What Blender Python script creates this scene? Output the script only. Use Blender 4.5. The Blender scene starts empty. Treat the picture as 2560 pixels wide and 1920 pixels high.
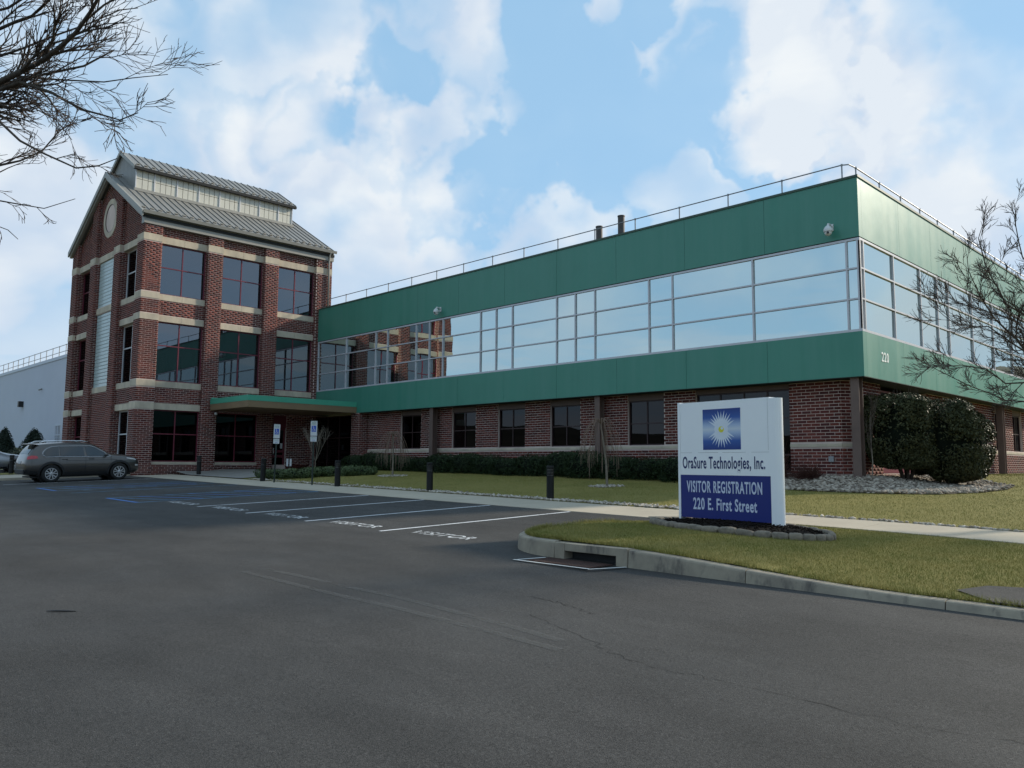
import bpy, bmesh, math, random
import numpy as np
from mathutils import Vector, Matrix

R = math.radians
random.seed(7)
rng = np.random.default_rng(7)
scene = bpy.context.scene
COL = scene.collection

# ------------------------------------------------------------------ camera
CAMPOS = np.array([9.59, -24.5, 0.33])
CR = np.array([0.7038697, 0.7102983, 0.0066159])
CU = np.array([0.0667454, -0.0754082, 0.9949164])
CW = np.array([-0.7071863, 0.6998499, 0.1004867])
FPX = 1998.29
cam_d = bpy.data.cameras.new('camera')
cam_d.sensor_width = 36.0
cam_d.lens = 28.101
cam_d.clip_end = 3000
cam = bpy.data.objects.new('camera', cam_d)
COL.objects.link(cam)
M = Matrix.Identity(4)
for i in range(3):
    M[i][0], M[i][1], M[i][2], M[i][3] = CR[i], CU[i], -CW[i], CAMPOS[i]
cam.matrix_world = M
scene.camera = cam

def pix(x, y, d):
    """world point seen at photo pixel (x, y) at depth d metres"""
    return CAMPOS + d * (CW + CR * (x - 1280) / FPX - CU * (y - 960) / FPX)

# ------------------------------------------------------------------ sky, sun, exposure
SUN_EL, SUN_AZ = 27.0, 20.0          # azimuth clockwise from +Y
world = bpy.data.worlds.new('World')
scene.world = world
world.use_nodes = True
SKY_STRENGTH = 0.10
EXPOSURE = 0.40

def build_sky():
    nt = world.node_tree
    N, L = nt.nodes, nt.links
    N.clear()
    out = N.new('ShaderNodeOutputWorld')
    bg = N.new('ShaderNodeBackground')
    bg.inputs['Strength'].default_value = SKY_STRENGTH
    L.new(bg.outputs[0], out.inputs[0])
    sky = N.new('ShaderNodeTexSky')
    sky.sky_type = 'NISHITA'
    sky.sun_disc = False
    sky.sun_elevation = R(SUN_EL)
    sky.sun_rotation = R(SUN_AZ)
    sky.air_density = 1.0
    sky.dust_density = 0.6
    sky.ozone_density = 2.0
    tc = N.new('ShaderNodeTexCoord')
    d = tc.outputs['Generated']

    def math_(op, a, b=None, c=None):
        n = N.new('ShaderNodeMath'); n.operation = op
        for i, v in enumerate((a, b, c)):
            if v is None: continue
            if isinstance(v, (int, float)): n.inputs[i].default_value = v
            else: L.new(v, n.inputs[i])
        return n.outputs[0]

    def ramp(v, a, b, lo=0.0, hi=1.0, smooth=True):
        n = N.new('ShaderNodeMapRange')
        n.interpolation_type = 'SMOOTHSTEP' if smooth else 'LINEAR'
        L.new(v, n.inputs[0])
        n.inputs[1].default_value = a; n.inputs[2].default_value = b
        n.inputs[3].default_value = lo; n.inputs[4].default_value = hi
        return n.outputs[0]

    def noise(vec, scale, detail, rough=0.55, dist=0.0, loc=(0, 0, 0), sc=(1, 1, 1)):
        mp = N.new('ShaderNodeMapping')
        mp.inputs['Location'].default_value = loc
        mp.inputs['Scale'].default_value = sc
        L.new(vec, mp.inputs[0])
        n = N.new('ShaderNodeTexNoise')
        n.inputs['Scale'].default_value = scale
        n.inputs['Detail'].default_value = detail
        n.inputs['Roughness'].default_value = rough
        n.inputs['Distortion'].default_value = dist
        L.new(mp.outputs[0], n.inputs['Vector'])
        return n.outputs[0]

    # warp directions a little so that cloud edges billow
    wn = N.new('ShaderNodeTexNoise')
    wn.inputs['Scale'].default_value = 6.5
    wn.inputs['Detail'].default_value = 5.0
    wn.inputs['Roughness'].default_value = 0.5
    L.new(d, wn.inputs['Vector'])
    sub = N.new('ShaderNodeVectorMath'); sub.operation = 'SUBTRACT'
    L.new(wn.outputs['Color'], sub.inputs[0]); sub.inputs[1].default_value = (0.5, 0.5, 0.5)
    scl = N.new('ShaderNodeVectorMath'); scl.operation = 'SCALE'
    L.new(sub.outputs[0], scl.inputs[0]); scl.inputs['Scale'].default_value = 0.085
    add = N.new('ShaderNodeVectorMath'); add.operation = 'ADD'
    L.new(d, add.inputs[0]); L.new(scl.outputs[0], add.inputs[1])
    wd = add.outputs[0]
    def billow(vec, scale, det):
        n = noise(vec, scale, det, 0.5)
        return math_('ABSOLUTE', math_('MULTIPLY_ADD', n, 2.0, -1.0))
    def field(vec):
        f = noise(vec, 2.4, 5, 0.50, 0.0, (3.1, 1.7, 0.4), (1, 1, 2.0))
        f = math_('MULTIPLY_ADD', billow(vec, 6.0, 2), 0.42, f)
        return math_('ADD', f, -0.075)
    big = field(wd)
    offv = N.new('ShaderNodeVectorMath'); offv.operation = 'ADD'
    L.new(wd, offv.inputs[0]); offv.inputs[1].default_value = (0.012, 0.020, 0.045)
    big_up = field(offv.outputs[0])
    # cloud banks and clear gaps seen in the photograph: (px, py, radius deg, weight)
    blobs = [(900, 190, 11, .17), (700, 400, 10, .08), (1130, 270, 7, .24), (1330, 40, 6, .26),
             (2010, 110, 7, .42), (2250, 180, 8, .34), (2420, 330, 9, .28), (1900, 200, 3.2, .26),
             (1830, 340, 4.5, .26), (2200, 430, 9, .18), (900, 640, 12, .20), (1350, 560, 9, .26), (250, 420, 9, .22),
             (120, 560, 7, .2), (150, 800, 9, .2), (2300, 700, 8, .3), (450, 40, 7, .14),
             (1640, 140, 5.5, -.42), (1560, 330, 6.5, -.36), (1760, 300, 4.0, -.28), (1960, 340, 5, -.34),
             (1220, 380, 6.5, -.40), (1050, 390, 4, -.24), (480, 150, 6, -.26), (1180, 90, 5, -.30),
             (2520, 60, 8, -.55), (2420, 60, 5, -.25), (2540, 420, 5, -.25), (520, 300, 4, -.14), (1430, 480, 4, -.24),
             (60, 640, 5, -.18), (2050, 390, 3.5, -.2)]
    acc = big
    for (px, py, rad, w) in blobs:
        v = CW + CR * (px - 1280) / FPX - CU * (py - 960) / FPX
        v = v / np.linalg.norm(v)
        dp = N.new('ShaderNodeVectorMath'); dp.operation = 'DOT_PRODUCT'
        L.new(wd, dp.inputs[0]); dp.inputs[1].default_value = tuple(v)
        g = ramp(dp.outputs['Value'], math.cos(R(rad * 1.25)), 1.0, 0.0, w)
        acc = math_('ADD', acc, g)
    cover = ramp(acc, 0.24, 0.98)
    fine = noise(wd, 7.0, 4, 0.55, 0.0, (1.3, 4.0, 2.2), (1, 1, 1.8))
    relief = ramp(math_('SUBTRACT', big, big_up), -0.10, 0.13)
    shade = math_('MULTIPLY_ADD', ramp(fine, 0.30, 0.70), 0.35, math_('MULTIPLY', relief, 0.65))
    # low streaky stratus towards the horizon
    sep = N.new('ShaderNodeSeparateXYZ'); L.new(d, sep.inputs[0])
    low = ramp(sep.outputs[2], 0.02, 0.34, 1.0, 0.0)
    streak = noise(d, 3.2, 4, 0.55, 0.4, (0.7, 0.2, 0.0), (1, 1, 9))
    lowc = math_('MULTIPLY', low, ramp(streak, 0.36, 0.60, 0.22, 1.0))
    cover2 = math_('MAXIMUM', cover, math_('MULTIPLY', lowc, 0.9))
    cover2 = math_('MULTIPLY_ADD', cover2, 0.86, 0.10)
    cloud = N.new('ShaderNodeMix'); cloud.data_type = 'RGBA'
    k = 1.0 / SKY_STRENGTH / 2 ** EXPOSURE
    cloud.inputs[6].default_value = (0.62 * k, 0.72 * k, 0.86 * k, 1)
    cloud.inputs[7].default_value = (0.91 * k, 0.945 * k, 0.965 * k, 1)
    shade2 = math_('MULTIPLY', math_('MULTIPLY', shade, ramp(streak, 0.25, 0.7, 0.75, 1.0)), ramp(low, 0.0, 1.0, 1.0, 0.35))
    bright = math_('MAXIMUM', shade2, math_('MULTIPLY', ramp(acc, 0.75, 1.1), 0.6))
    L.new(bright, cloud.inputs[0])
    # clear sky, lifted a little towards the pale blue of the photograph
    skyg = N.new('ShaderNodeMix'); skyg.data_type = 'RGBA'
    skyg.inputs[0].default_value = 0.78
    L.new(sky.outputs[0], skyg.inputs[6])
    skyg.inputs[7].default_value = (0.34 * k, 0.63 * k, 0.92 * k, 1)
    mix = N.new('ShaderNodeMix'); mix.data_type = 'RGBA'
    L.new(cover2, mix.inputs[0])
    L.new(skyg.outputs[2], mix.inputs[6])
    L.new(cloud.outputs[2], mix.inputs[7])
    L.new(mix.outputs[2], bg.inputs['Color'])

build_sky()
world.cycles.sampling_method = 'MANUAL'
world.cycles.sample_map_resolution = 512
sun_d = bpy.data.lights.new('sun', 'SUN')
sun_d.energy = 3.5
sun_d.angle = R(4.0)
sun_d.color = (1.0, 0.90, 0.74)
sun = bpy.data.objects.new('sun', sun_d)
COL.objects.link(sun)
sdir = Vector((math.sin(R(SUN_AZ)) * math.cos(R(SUN_EL)), math.cos(R(SUN_AZ)) * math.cos(R(SUN_EL)), math.sin(R(SUN_EL))))
sun.rotation_euler = sdir.to_track_quat('Z', 'Y').to_euler()
sun.location = (20, 60, 60)
scene.view_settings.view_transform = 'Standard'
scene.view_settings.look = 'None'
scene.view_settings.exposure = EXPOSURE
scene.view_settings.gamma = 1.0
scene.cycles.max_bounces = 7
scene.cycles.transparent_max_bounces = 12
scene.cycles.use_denoising = True

# ------------------------------------------------------------------ materials
MATS = {}

def nodes_of(m):
    m.use_nodes = True
    return m.node_tree.nodes, m.node_tree.links

def bsdf_of(m):
    return m.node_tree.nodes['Principled BSDF']

def material(name, c1, c2=None, scale=3.0, rough=0.7, metal=0.0, bump=0.0, bscale=60.0, spec=0.5,
             stretch=(1, 1, 1), detail=6, coords='Object', lo=0.35, hi=0.65, rough2=None):
    m = bpy.data.materials.new(name)
    N, L = nodes_of(m)
    b = bsdf_of(m)
    b.inputs['Roughness'].default_value = rough
    b.inputs['Metallic'].default_value = metal
    b.inputs['Specular IOR Level'].default_value = spec
    b.inputs['Base Color'].default_value = (*c1, 1)
    tc = N.new('ShaderNodeNewGeometry').outputs['Position'] if coords == 'World' else N.new('ShaderNodeTexCoord').outputs[coords]
    if c2 is not None:
        mp = N.new('ShaderNodeMapping'); mp.inputs['Scale'].default_value = stretch
        L.new(tc, mp.inputs[0])
        n = N.new('ShaderNodeTexNoise'); n.inputs['Scale'].default_value = scale
        n.inputs['Detail'].default_value = detail; n.inputs['Roughness'].default_value = 0.62
        L.new(mp.outputs[0], n.inputs['Vector'])
        r = N.new('ShaderNodeMapRange'); r.inputs[1].default_value = lo; r.inputs[2].default_value = hi
        L.new(n.outputs[0], r.inputs[0])
        mx = N.new('ShaderNodeMix'); mx.data_type = 'RGBA'
        L.new(r.outputs[0], mx.inputs[0])
        mx.inputs[6].default_value = (*c1, 1); mx.inputs[7].default_value = (*c2, 1)
        L.new(mx.outputs[2], b.inputs['Base Color'])
        if rough2 is not None:
            rr = N.new('ShaderNodeMapRange'); rr.inputs[1].default_value = lo; rr.inputs[2].default_value = hi
            rr.inputs[3].default_value = rough; rr.inputs[4].default_value = rough2
            L.new(n.outputs[0], rr.inputs[0]); L.new(rr.outputs[0], b.inputs['Roughness'])
    if bump > 0:
        n2 = N.new('ShaderNodeTexNoise'); n2.inputs['Scale'].default_value = bscale
        n2.inputs['Detail'].default_value = 5
        L.new(tc, n2.inputs['Vector'])
        bp = N.new('ShaderNodeBump'); bp.inputs['Strength'].default_value = bump
        bp.inputs['Distance'].default_value = 0.01
        L.new(n2.outputs[0], bp.inputs['Height']); L.new(bp.outputs[0], b.inputs['Normal'])
    MATS[name] = m
    return m

def emission(name, c, s):
    m = bpy.data.materials.new(name)
    N, L = nodes_of(m)
    b = bsdf_of(m)
    b.inputs['Base Color'].default_value = (*c, 1)
    b.inputs['Emission Color'].default_value = (*c, 1)
    b.inputs['Emission Strength'].default_value = s
    MATS[name] = m
    return m

def brick_material():
    m = bpy.data.materials.new('red_brick')
    N, L = nodes_of(m); b = bsdf_of(m)
    b.inputs['Roughness'].default_value = 0.85
    b.inputs['Specular IOR Level'].default_value = 0.25
    g = N.new('ShaderNodeNewGeometry'); oi = N.new('ShaderNodeObjectInfo')
    a = N.new('ShaderNodeMath'); a.operation = 'ADD'
    L.new(g.outputs['Random Per Island'], a.inputs[0]); L.new(oi.outputs['Random'], a.inputs[1])
    f = N.new('ShaderNodeMath'); f.operation = 'FRACT'; L.new(a.outputs[0], f.inputs[0])
    cr = N.new('ShaderNodeValToRGB')
    cr.color_ramp.elements[0].color = (0.122, 0.033, 0.026, 1)
    cr.color_ramp.elements[1].color = (0.172, 0.047, 0.035, 1)
    e = cr.color_ramp.elements.new(0.12); e.color = (0.085, 0.027, 0.025, 1)
    e = cr.color_ramp.elements.new(0.6); e.color = (0.148, 0.039, 0.030, 1)
    cr.color_ramp.elements[0].position = 0.0
    L.new(f.outputs[0], cr.inputs[0])
    n = N.new('ShaderNodeTexNoise'); n.inputs['Scale'].default_value = 28; n.inputs['Detail'].default_value = 6
    L.new(g.outputs['Position'], n.inputs['Vector'])
    mr = N.new('ShaderNodeMapRange'); mr.inputs[1].default_value = 0.3; mr.inputs[2].default_value = 0.7
    mr.inputs[3].default_value = 0.72; mr.inputs[4].default_value = 1.2
    L.new(n.outputs[0], mr.inputs[0])
    mu = N.new('ShaderNodeMix'); mu.data_type = 'RGBA'; mu.blend_type = 'MULTIPLY'; mu.inputs[0].default_value = 1
    L.new(cr.outputs[0], mu.inputs[6]); L.new(mr.outputs[0], mu.inputs[7])
    mp = N.new('ShaderNodeMapping'); mp.inputs['Scale'].default_value = (1, 1, .28); L.new(g.outputs['Position'], mp.inputs[0])
    sn = N.new('ShaderNodeTexNoise'); sn.inputs['Scale'].default_value = .9; sn.inputs['Detail'].default_value = 6; L.new(mp.outputs[0], sn.inputs['Vector'])
    sr = N.new('ShaderNodeMapRange'); sr.inputs[1].default_value = .34; sr.inputs[2].default_value = .66; sr.inputs[3].default_value = .72; sr.inputs[4].default_value = 1.18
    L.new(sn.outputs[0], sr.inputs[0])
    m3 = N.new('ShaderNodeMix'); m3.data_type = 'RGBA'; m3.blend_type = 'MULTIPLY'; m3.inputs[0].default_value = 1
    L.new(mu.outputs[2], m3.inputs[6]); L.new(sr.outputs[0], m3.inputs[7])
    L.new(m3.outputs[2], b.inputs['Base Color'])
    bp = N.new('ShaderNodeBump'); bp.inputs['Strength'].default_value = 0.4; bp.inputs['Distance'].default_value = 0.004
    n2 = N.new('ShaderNodeTexNoise'); n2.inputs['Scale'].default_value = 90
    L.new(g.outputs['Position'], n2.inputs['Vector']); L.new(n2.outputs[0], bp.inputs['Height'])
    L.new(bp.outputs[0], b.inputs['Normal'])
    MATS['brick'] = m
    return m

def glass_tint(name, tint, refl_tint, f0, see=0.35):
    """tinted window glass: mirror reflection by angle over a see-through tint"""
    m = bpy.data.materials.new(name)
    N, L = nodes_of(m)
    N.remove(bsdf_of(m))
    out = [n for n in N if n.type == 'OUTPUT_MATERIAL'][0]
    gl = N.new('ShaderNodeBsdfGlossy'); gl.inputs['Roughness'].default_value = 0.008
    gl.inputs['Color'].default_value = (*refl_tint, 1)
    tr = N.new('ShaderNodeBsdfTransparent'); tr.inputs['Color'].default_value = (*tint, 1)
    lw = N.new('ShaderNodeLayerWeight'); lw.inputs['Blend'].default_value = 0.32
    mr = N.new('ShaderNodeMapRange'); mr.inputs[1].default_value = 0; mr.inputs[2].default_value = 1
    mr.inputs[3].default_value = f0; mr.inputs[4].default_value = 1.0
    L.new(lw.outputs['Fresnel'], mr.inputs[0])
    mx = N.new('ShaderNodeMixShader')
    L.new(mr.outputs[0], mx.inputs[0]); L.new(tr.outputs[0], mx.inputs[1]); L.new(gl.outputs[0], mx.inputs[2])
    g = N.new('ShaderNodeNewGeometry')
    n = N.new('ShaderNodeTexNoise'); n.inputs['Scale'].default_value = 0.9; n.inputs['Detail'].default_value = 1
    L.new(g.outputs['Position'], n.inputs['Vector'])
    bp = N.new('ShaderNodeBump'); bp.inputs['Strength'].default_value = 0.05; bp.inputs['Distance'].default_value = 0.02
    L.new(n.outputs[0], bp.inputs['Height']); L.new(bp.outputs[0], gl.inputs['Normal'])
    L.new(mx.outputs[0], out.inputs[0])
    MATS[name] = m
    return m

def mirror_glass(name, refl, body, amount):
    m = bpy.data.materials.new(name)
    N, L = nodes_of(m)
    N.remove(bsdf_of(m))
    out = [n for n in N if n.type == 'OUTPUT_MATERIAL'][0]
    gl = N.new('ShaderNodeBsdfGlossy'); gl.inputs['Roughness'].default_value = 0.01
    gl.inputs['Color'].default_value = (*refl, 1)
    df = N.new('ShaderNodeBsdfDiffuse'); df.inputs['Color'].default_value = (*body, 1)
    mx = N.new('ShaderNodeMixShader'); mx.inputs[0].default_value = amount
    L.new(df.outputs[0], mx.inputs[1]); L.new(gl.outputs[0], mx.inputs[2])
    g = N.new('ShaderNodeNewGeometry')
    n = N.new('ShaderNodeTexNoise'); n.inputs['Scale'].default_value = 0.8; n.inputs['Detail'].default_value = 1.5
    L.new(g.outputs['Position'], n.inputs['Vector'])
    bp = N.new('ShaderNodeBump'); bp.inputs['Strength'].default_value = 0.12; bp.inputs['Distance'].default_value = 0.02
    L.new(n.outputs[0], bp.inputs['Height']); L.new(bp.outputs[0], gl.inputs['Normal'])
    L.new(mx.outputs[0], out.inputs[0])
    MATS[name] = m
    return m

def asphalt_material():
    m = bpy.data.materials.new('asphalt')
    N, L = nodes_of(m); b = bsdf_of(m)
    g = N.new('ShaderNodeNewGeometry').outputs['Position']

    def noise(scale, det=6, rough=0.6, stretch=(1, 1, 1)):
        mp = N.new('ShaderNodeMapping'); mp.inputs['Scale'].default_value = stretch
        L.new(g, mp.inputs[0])
        n = N.new('ShaderNodeTexNoise'); n.inputs['Scale'].default_value = scale
        n.inputs['Detail'].default_value = det; n.inputs['Roughness'].default_value = rough
        L.new(mp.outputs[0], n.inputs['Vector'])
        return n.outputs[0]

    def rng_(v, a, b_, c, d):
        r = N.new('ShaderNodeMapRange'); L.new(v, r.inputs[0])
        for i, q in enumerate((a, b_, c, d)): r.inputs[i + 1].default_value = q
        return r.outputs[0]
    def mul(a, b_):
        n = N.new('ShaderNodeMath'); n.operation = 'MULTIPLY'; L.new(a, n.inputs[0]); L.new(b_, n.inputs[1]); return n.outputs[0]
    v = rng_(noise(0.22, 5, 0.6), 0.3, 0.7, 0.76, 1.26)
    v = mul(v, rng_(noise(1.1, 6, 0.65, (0.5, 1.4, 1)), 0.3, 0.7, 0.84, 1.18))
    v = mul(v, rng_(noise(150, 3, 0.75), 0.3, 0.7, 0.15, 2.0))
    v = mul(v, rng_(noise(48, 4, 0.75), 0.3, 0.7, 0.55, 1.5))
    v = mul(v, rng_(noise(9, 5, 0.8), 0.32, 0.42, 0.78, 1.0))
    vo = N.new('ShaderNodeTexVoronoi'); vo.inputs['Scale'].default_value = 85
    L.new(g, vo.inputs['Vector'])
    sp = rng_(vo.outputs['Distance'], 0.0, 0.12, 2.6, 1.0)
    gate = rng_(noise(33, 2), 0.60, 0.68, 0.0, 1.0)
    spm = N.new('ShaderNodeMix'); L.new(gate, spm.inputs[0]); spm.inputs[2].default_value = 1.0; L.new(sp, spm.inputs[3])
    v = mul(v, spm.outputs[0])
    col = N.new('ShaderNodeMix'); col.data_type = 'RGBA'; col.blend_type = 'MULTIPLY'; col.inputs[0].default_value = 1
    col.inputs[6].default_value = (0.049, 0.0462, 0.0432, 1)
    L.new(v, col.inputs[7])
    L.new(col.outputs[2], b.inputs['Base Color'])
    L.new(rng_(noise(0.5, 5), 0.3, 0.7, 0.72, 0.92), b.inputs['Roughness'])
    b.inputs['Specular IOR Level'].default_value = 0.22
    bp = N.new('ShaderNodeBump'); bp.inputs['Strength'].default_value = 0.75; bp.inputs['Distance'].default_value = 0.008
    L.new(noise(120, 4, 0.7), bp.inputs['Height']); L.new(bp.outputs[0], b.inputs['Normal'])
    MATS['asphalt'] = m
    return m

def worn_paint(name, c, wear=0.5, top=1.0):
    m = bpy.data.materials.new(name)
    N, L = nodes_of(m); b = bsdf_of(m)
    b.inputs['Base Color'].default_value = (*c, 1); b.inputs['Roughness'].default_value = 0.7
    g = N.new('ShaderNodeNewGeometry').outputs['Position']
    n = N.new('ShaderNodeTexNoise'); n.inputs['Scale'].default_value = 26; n.inputs['Detail'].default_value = 7
    n.inputs['Roughness'].default_value = 0.75
    L.new(g, n.inputs['Vector'])
    n1 = N.new('ShaderNodeTexNoise'); n1.inputs['Scale'].default_value = 1.3; n1.inputs['Detail'].default_value = 3
    L.new(g, n1.inputs['Vector'])
    ad = N.new('ShaderNodeMath'); ad.operation = 'MULTIPLY_ADD'
    L.new(n1.outputs[0], ad.inputs[0]); ad.inputs[1].default_value = 0.5; L.new(n.outputs[0], ad.inputs[2])
    mr = N.new('ShaderNodeMapRange'); mr.inputs[1].default_value = wear; mr.inputs[2].default_value = wear + 0.12
    mr.inputs[3].default_value = 0.0; mr.inputs[4].default_value = top
    L.new(ad.outputs[0], mr.inputs[0]); L.new(mr.outputs[0], b.inputs['Alpha'])
    MATS[name] = m
    return m

def leaf_material(name, c1, c2, rough=0.5, spec=0.4, patch=None):
    m = bpy.data.materials.new(name)
    N, L = nodes_of(m); b = bsdf_of(m)
    g = N.new('ShaderNodeNewGeometry')
    mx = N.new('ShaderNodeMix'); mx.data_type = 'RGBA'
    L.new(g.outputs['Random Per Island'], mx.inputs[0])
    mx.inputs[6].default_value = (*c1, 1); mx.inputs[7].default_value = (*c2, 1)
    if patch:
        n = N.new('ShaderNodeTexNoise'); n.inputs['Scale'].default_value = 1.1; n.inputs['Detail'].default_value = 5; n.inputs['Roughness'].default_value = 0.65
        L.new(g.outputs['Position'], n.inputs['Vector'])
        mr = N.new('ShaderNodeMapRange'); mr.inputs[1].default_value = 0.40; mr.inputs[2].default_value = 0.64; L.new(n.outputs[0], mr.inputs[0])
        m2 = N.new('ShaderNodeMix'); m2.data_type = 'RGBA'; m2.blend_type = 'MULTIPLY'; L.new(mr.outputs[0], m2.inputs[0])
        L.new(mx.outputs[2], m2.inputs[6]); m2.inputs[7].default_value = (*patch, 1)
        L.new(m2.outputs[2], b.inputs['Base Color'])
    else: L.new(mx.outputs[2], b.inputs['Base Color'])
    b.inputs['Roughness'].default_value = rough
    b.inputs['Specular IOR Level'].default_value = spec
    MATS[name] = m
    return m

brick_material()
asphalt_material()
material('mortar', (0.74, 0.60, 0.53), (0.52, 0.41, 0.36), 0.9, 0.95, spec=0.2, coords='World', stretch=(1, 1, .3))
material('limestone', (0.60, 0.515, 0.39), (0.42, 0.36, 0.28), 1.6, 0.85, bump=0.15, bscale=40, spec=0.3, coords='World', detail=9, stretch=(1, 1, .45))
material('zinc', (0.24, 0.232, 0.212), (0.20, 0.194, 0.178), 0.8, 0.5, 0.05, spec=0.5, coords='World', stretch=(1, 3, 1))
material('seam_shade', (0.105, 0.10, 0.09), rough=0.6)  # dark zinc: the shadow line along each roof seam is painted in
material('zinc_trim', (0.33, 0.315, 0.28), (0.28, 0.27, 0.24), 1.0, 0.5, 0.05, coords='World')
material('round_pane', (0.46, 0.46, 0.45), rough=0.3)
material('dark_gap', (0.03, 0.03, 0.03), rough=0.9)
material('kalwall', (0.62, 0.60, 0.52), (0.57, 0.55, 0.48), 1.2, 0.45, coords='World')
material('glass_block', (0.50, 0.58, 0.56), (0.40, 0.48, 0.47), 9, 0.18, bump=0.3, bscale=25, spec=0.7, coords='World')
material('burgundy', (0.16, 0.022, 0.04), rough=0.4)
material('burgundy_door', (0.13, 0.02, 0.03), rough=0.45)
material('white_frame', (0.62, 0.62, 0.64), rough=0.4)
material('mullion', (0.58, 0.57, 0.60), (0.52, 0.51, 0.54), 2, 0.4, 0.1, coords='World')
material('bronze', (0.26, 0.175, 0.095), (0.22, 0.15, 0.085), 1.2, 0.55, coords='World')
material('column_brown', (0.15, 0.098, 0.078), (0.12, 0.078, 0.064), 1.5, 0.6, coords='World')
material('dark_frame', (0.035, 0.014, 0.014), rough=0.45)
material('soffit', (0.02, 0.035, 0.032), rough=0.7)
material('plaster', (0.52, 0.53, 0.52), rough=0.9)
material('dark_floor', (0.07, 0.065, 0.06), rough=0.7)
material('curtain', (0.16, 0.22, 0.26), (0.30, 0.36, 0.38), 14, 0.8, stretch=(1, 1, 0.02), coords='World')
material('galvanised', (0.33, 0.33, 0.33), (0.26, 0.26, 0.27), 5, 0.45, 0.5, coords='World')
material('vent_pipe', (0.085, 0.072, 0.066), (0.06, 0.052, 0.05), 3, 0.6, coords='World')
material('camera_white', (0.66, 0.66, 0.65), rough=0.35)
material('black', (0.012, 0.012, 0.013), rough=0.4)
material('bollard_black', (0.008, 0.008, 0.008), (0.013, 0.013, 0.013), 4, 0.5, spec=0.25, coords='World')
material('number_white', (0.85, 0.88, 0.84), rough=0.6)
material('concrete_walk', (0.47, 0.405, 0.31), (0.40, 0.345, 0.265), 0.9, 0.9, bump=0.25, bscale=90, spec=0.25, coords='World', detail=9)
material('concrete_plaza', (0.27, 0.25, 0.22), (0.21, 0.195, 0.175), 1.1, 0.9, bump=0.25, bscale=90, spec=0.25, coords='World', detail=9)
material('mulch', (0.008, 0.006, 0.005), (0.016, 0.011, 0.008), 30, 0.95, bump=1.0, bscale=40, spec=0.1, coords='World')
material('edging', (0.27, 0.225, 0.17), (0.14, 0.12, 0.095), 8, 0.9, bump=0.5, bscale=45, spec=0.2, coords='World')
material('sign_white', (0.90, 0.90, 0.89), (0.87, 0.87, 0.87), 1.5, 0.42, coords='World')
material('sign_blue', (0.006, 0.018, 0.17), rough=0.4)
material('sign_navy', (0.012, 0.022, 0.11), rough=0.5)
material('sign_letter', (0.60, 0.64, 0.76), rough=0.5)
material('sun_yellow', (0.72, 0.68, 0.05), rough=0.5)
material('sign_ray', (0.72, 0.76, 0.82), rough=0.5)
material('post_green', (0.012, 0.022, 0.016), rough=0.5)
material('plate_white', (0.56, 0.57, 0.57), rough=0.5)
material('plate_blue', (0.02, 0.08, 0.42), rough=0.5)
material('plate_green', (0.03, 0.2, 0.1), rough=0.5)
material('rust', (0.075, 0.032, 0.020), (0.045, 0.022, 0.016), 14, 0.9, bump=0.4, bscale=60, coords='World')
material('warehouse_white', (0.56, 0.59, 0.67), (0.53, 0.56, 0.64), 0.3, 0.55, coords='World')
material('warehouse_trim', (0.50, 0.54, 0.62), rough=0.5)
material('unit_brown', (0.10, 0.055, 0.05), rough=0.8)
material('bark', (0.052, 0.042, 0.034), (0.10, 0.085, 0.07), 14, 0.9, bump=0.5, bscale=30, spec=0.2, stretch=(1, 1, 0.3), coords='World')
material('twig', (0.050, 0.038, 0.031), (0.085, 0.064, 0.052), 9, 0.85, spec=0.2, coords='World')
material('pale_bark', (0.24, 0.20, 0.155), (0.15, 0.125, 0.10), 12, 0.9, spec=0.2, coords='World')
material('weep_twig', (0.24, 0.165, 0.125), (0.15, 0.105, 0.08), 9, 0.85, spec=0.2, coords='World')
material('barberry', (0.055, 0.022, 0.017), (0.09, 0.04, 0.03), 8, 0.85, spec=0.2, coords='World')
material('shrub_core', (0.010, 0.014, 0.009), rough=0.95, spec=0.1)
material('car_grey', (0.078, 0.070, 0.064), rough=0.32, metal=0.6, spec=0.5)
bsdf_of(MATS['car_grey']).inputs['Coat Weight'].default_value = 0.8
bsdf_of(MATS['car_grey']).inputs['Coat Roughness'].default_value = 0.06
material('car_silver', (0.33, 0.34, 0.36), rough=0.32, metal=0.7)
bsdf_of(MATS['car_silver']).inputs['Coat Weight'].default_value = 0.7
material('car_clad', (0.014, 0.014, 0.015), rough=0.6)
material('car_glass', (0.012, 0.013, 0.014), rough=0.04, spec=0.9)
material('tyre', (0.012, 0.012, 0.012), rough=0.85)
material('alloy', (0.52, 0.52, 0.53), rough=0.3, metal=0.7)
material('chrome', (0.65, 0.65, 0.66), rough=0.18, metal=0.9)
material('lamp_red', (0.42, 0.01, 0.02), rough=0.15, spec=0.8)
material('lamp_clear', (0.55, 0.52, 0.50), rough=0.12, spec=0.8)
material('leaf_brown', (0.22, 0.09, 0.02), rough=0.8)
material('crack', (0.022, 0.021, 0.020), rough=0.95, spec=0.1)
worn_paint('paint_white', (0.68, 0.68, 0.68), 0.57)
worn_paint('paint_letter', (0.62, 0.62, 0.61), 0.635)
worn_paint('paint_old', (0.30, 0.32, 0.36), 0.74)
worn_paint('paint_blue', (0.06, 0.19, 0.50), 0.58)
worn_paint('paint_teal', (0.09, 0.25, 0.42), 0.64)
worn_paint('scuff', (0.115, 0.110, 0.10), 0.62, 0.42)
worn_paint('paint_drain', (0.60, 0.59, 0.56), 0.56)
glass_tint('tower_glass', (0.24, 0.25, 0.27), (0.58, 0.61, 0.66), 0.22)
glass_tint('dark_glass', (0.025, 0.025, 0.028), (0.45, 0.47, 0.50), 0.035)
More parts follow.
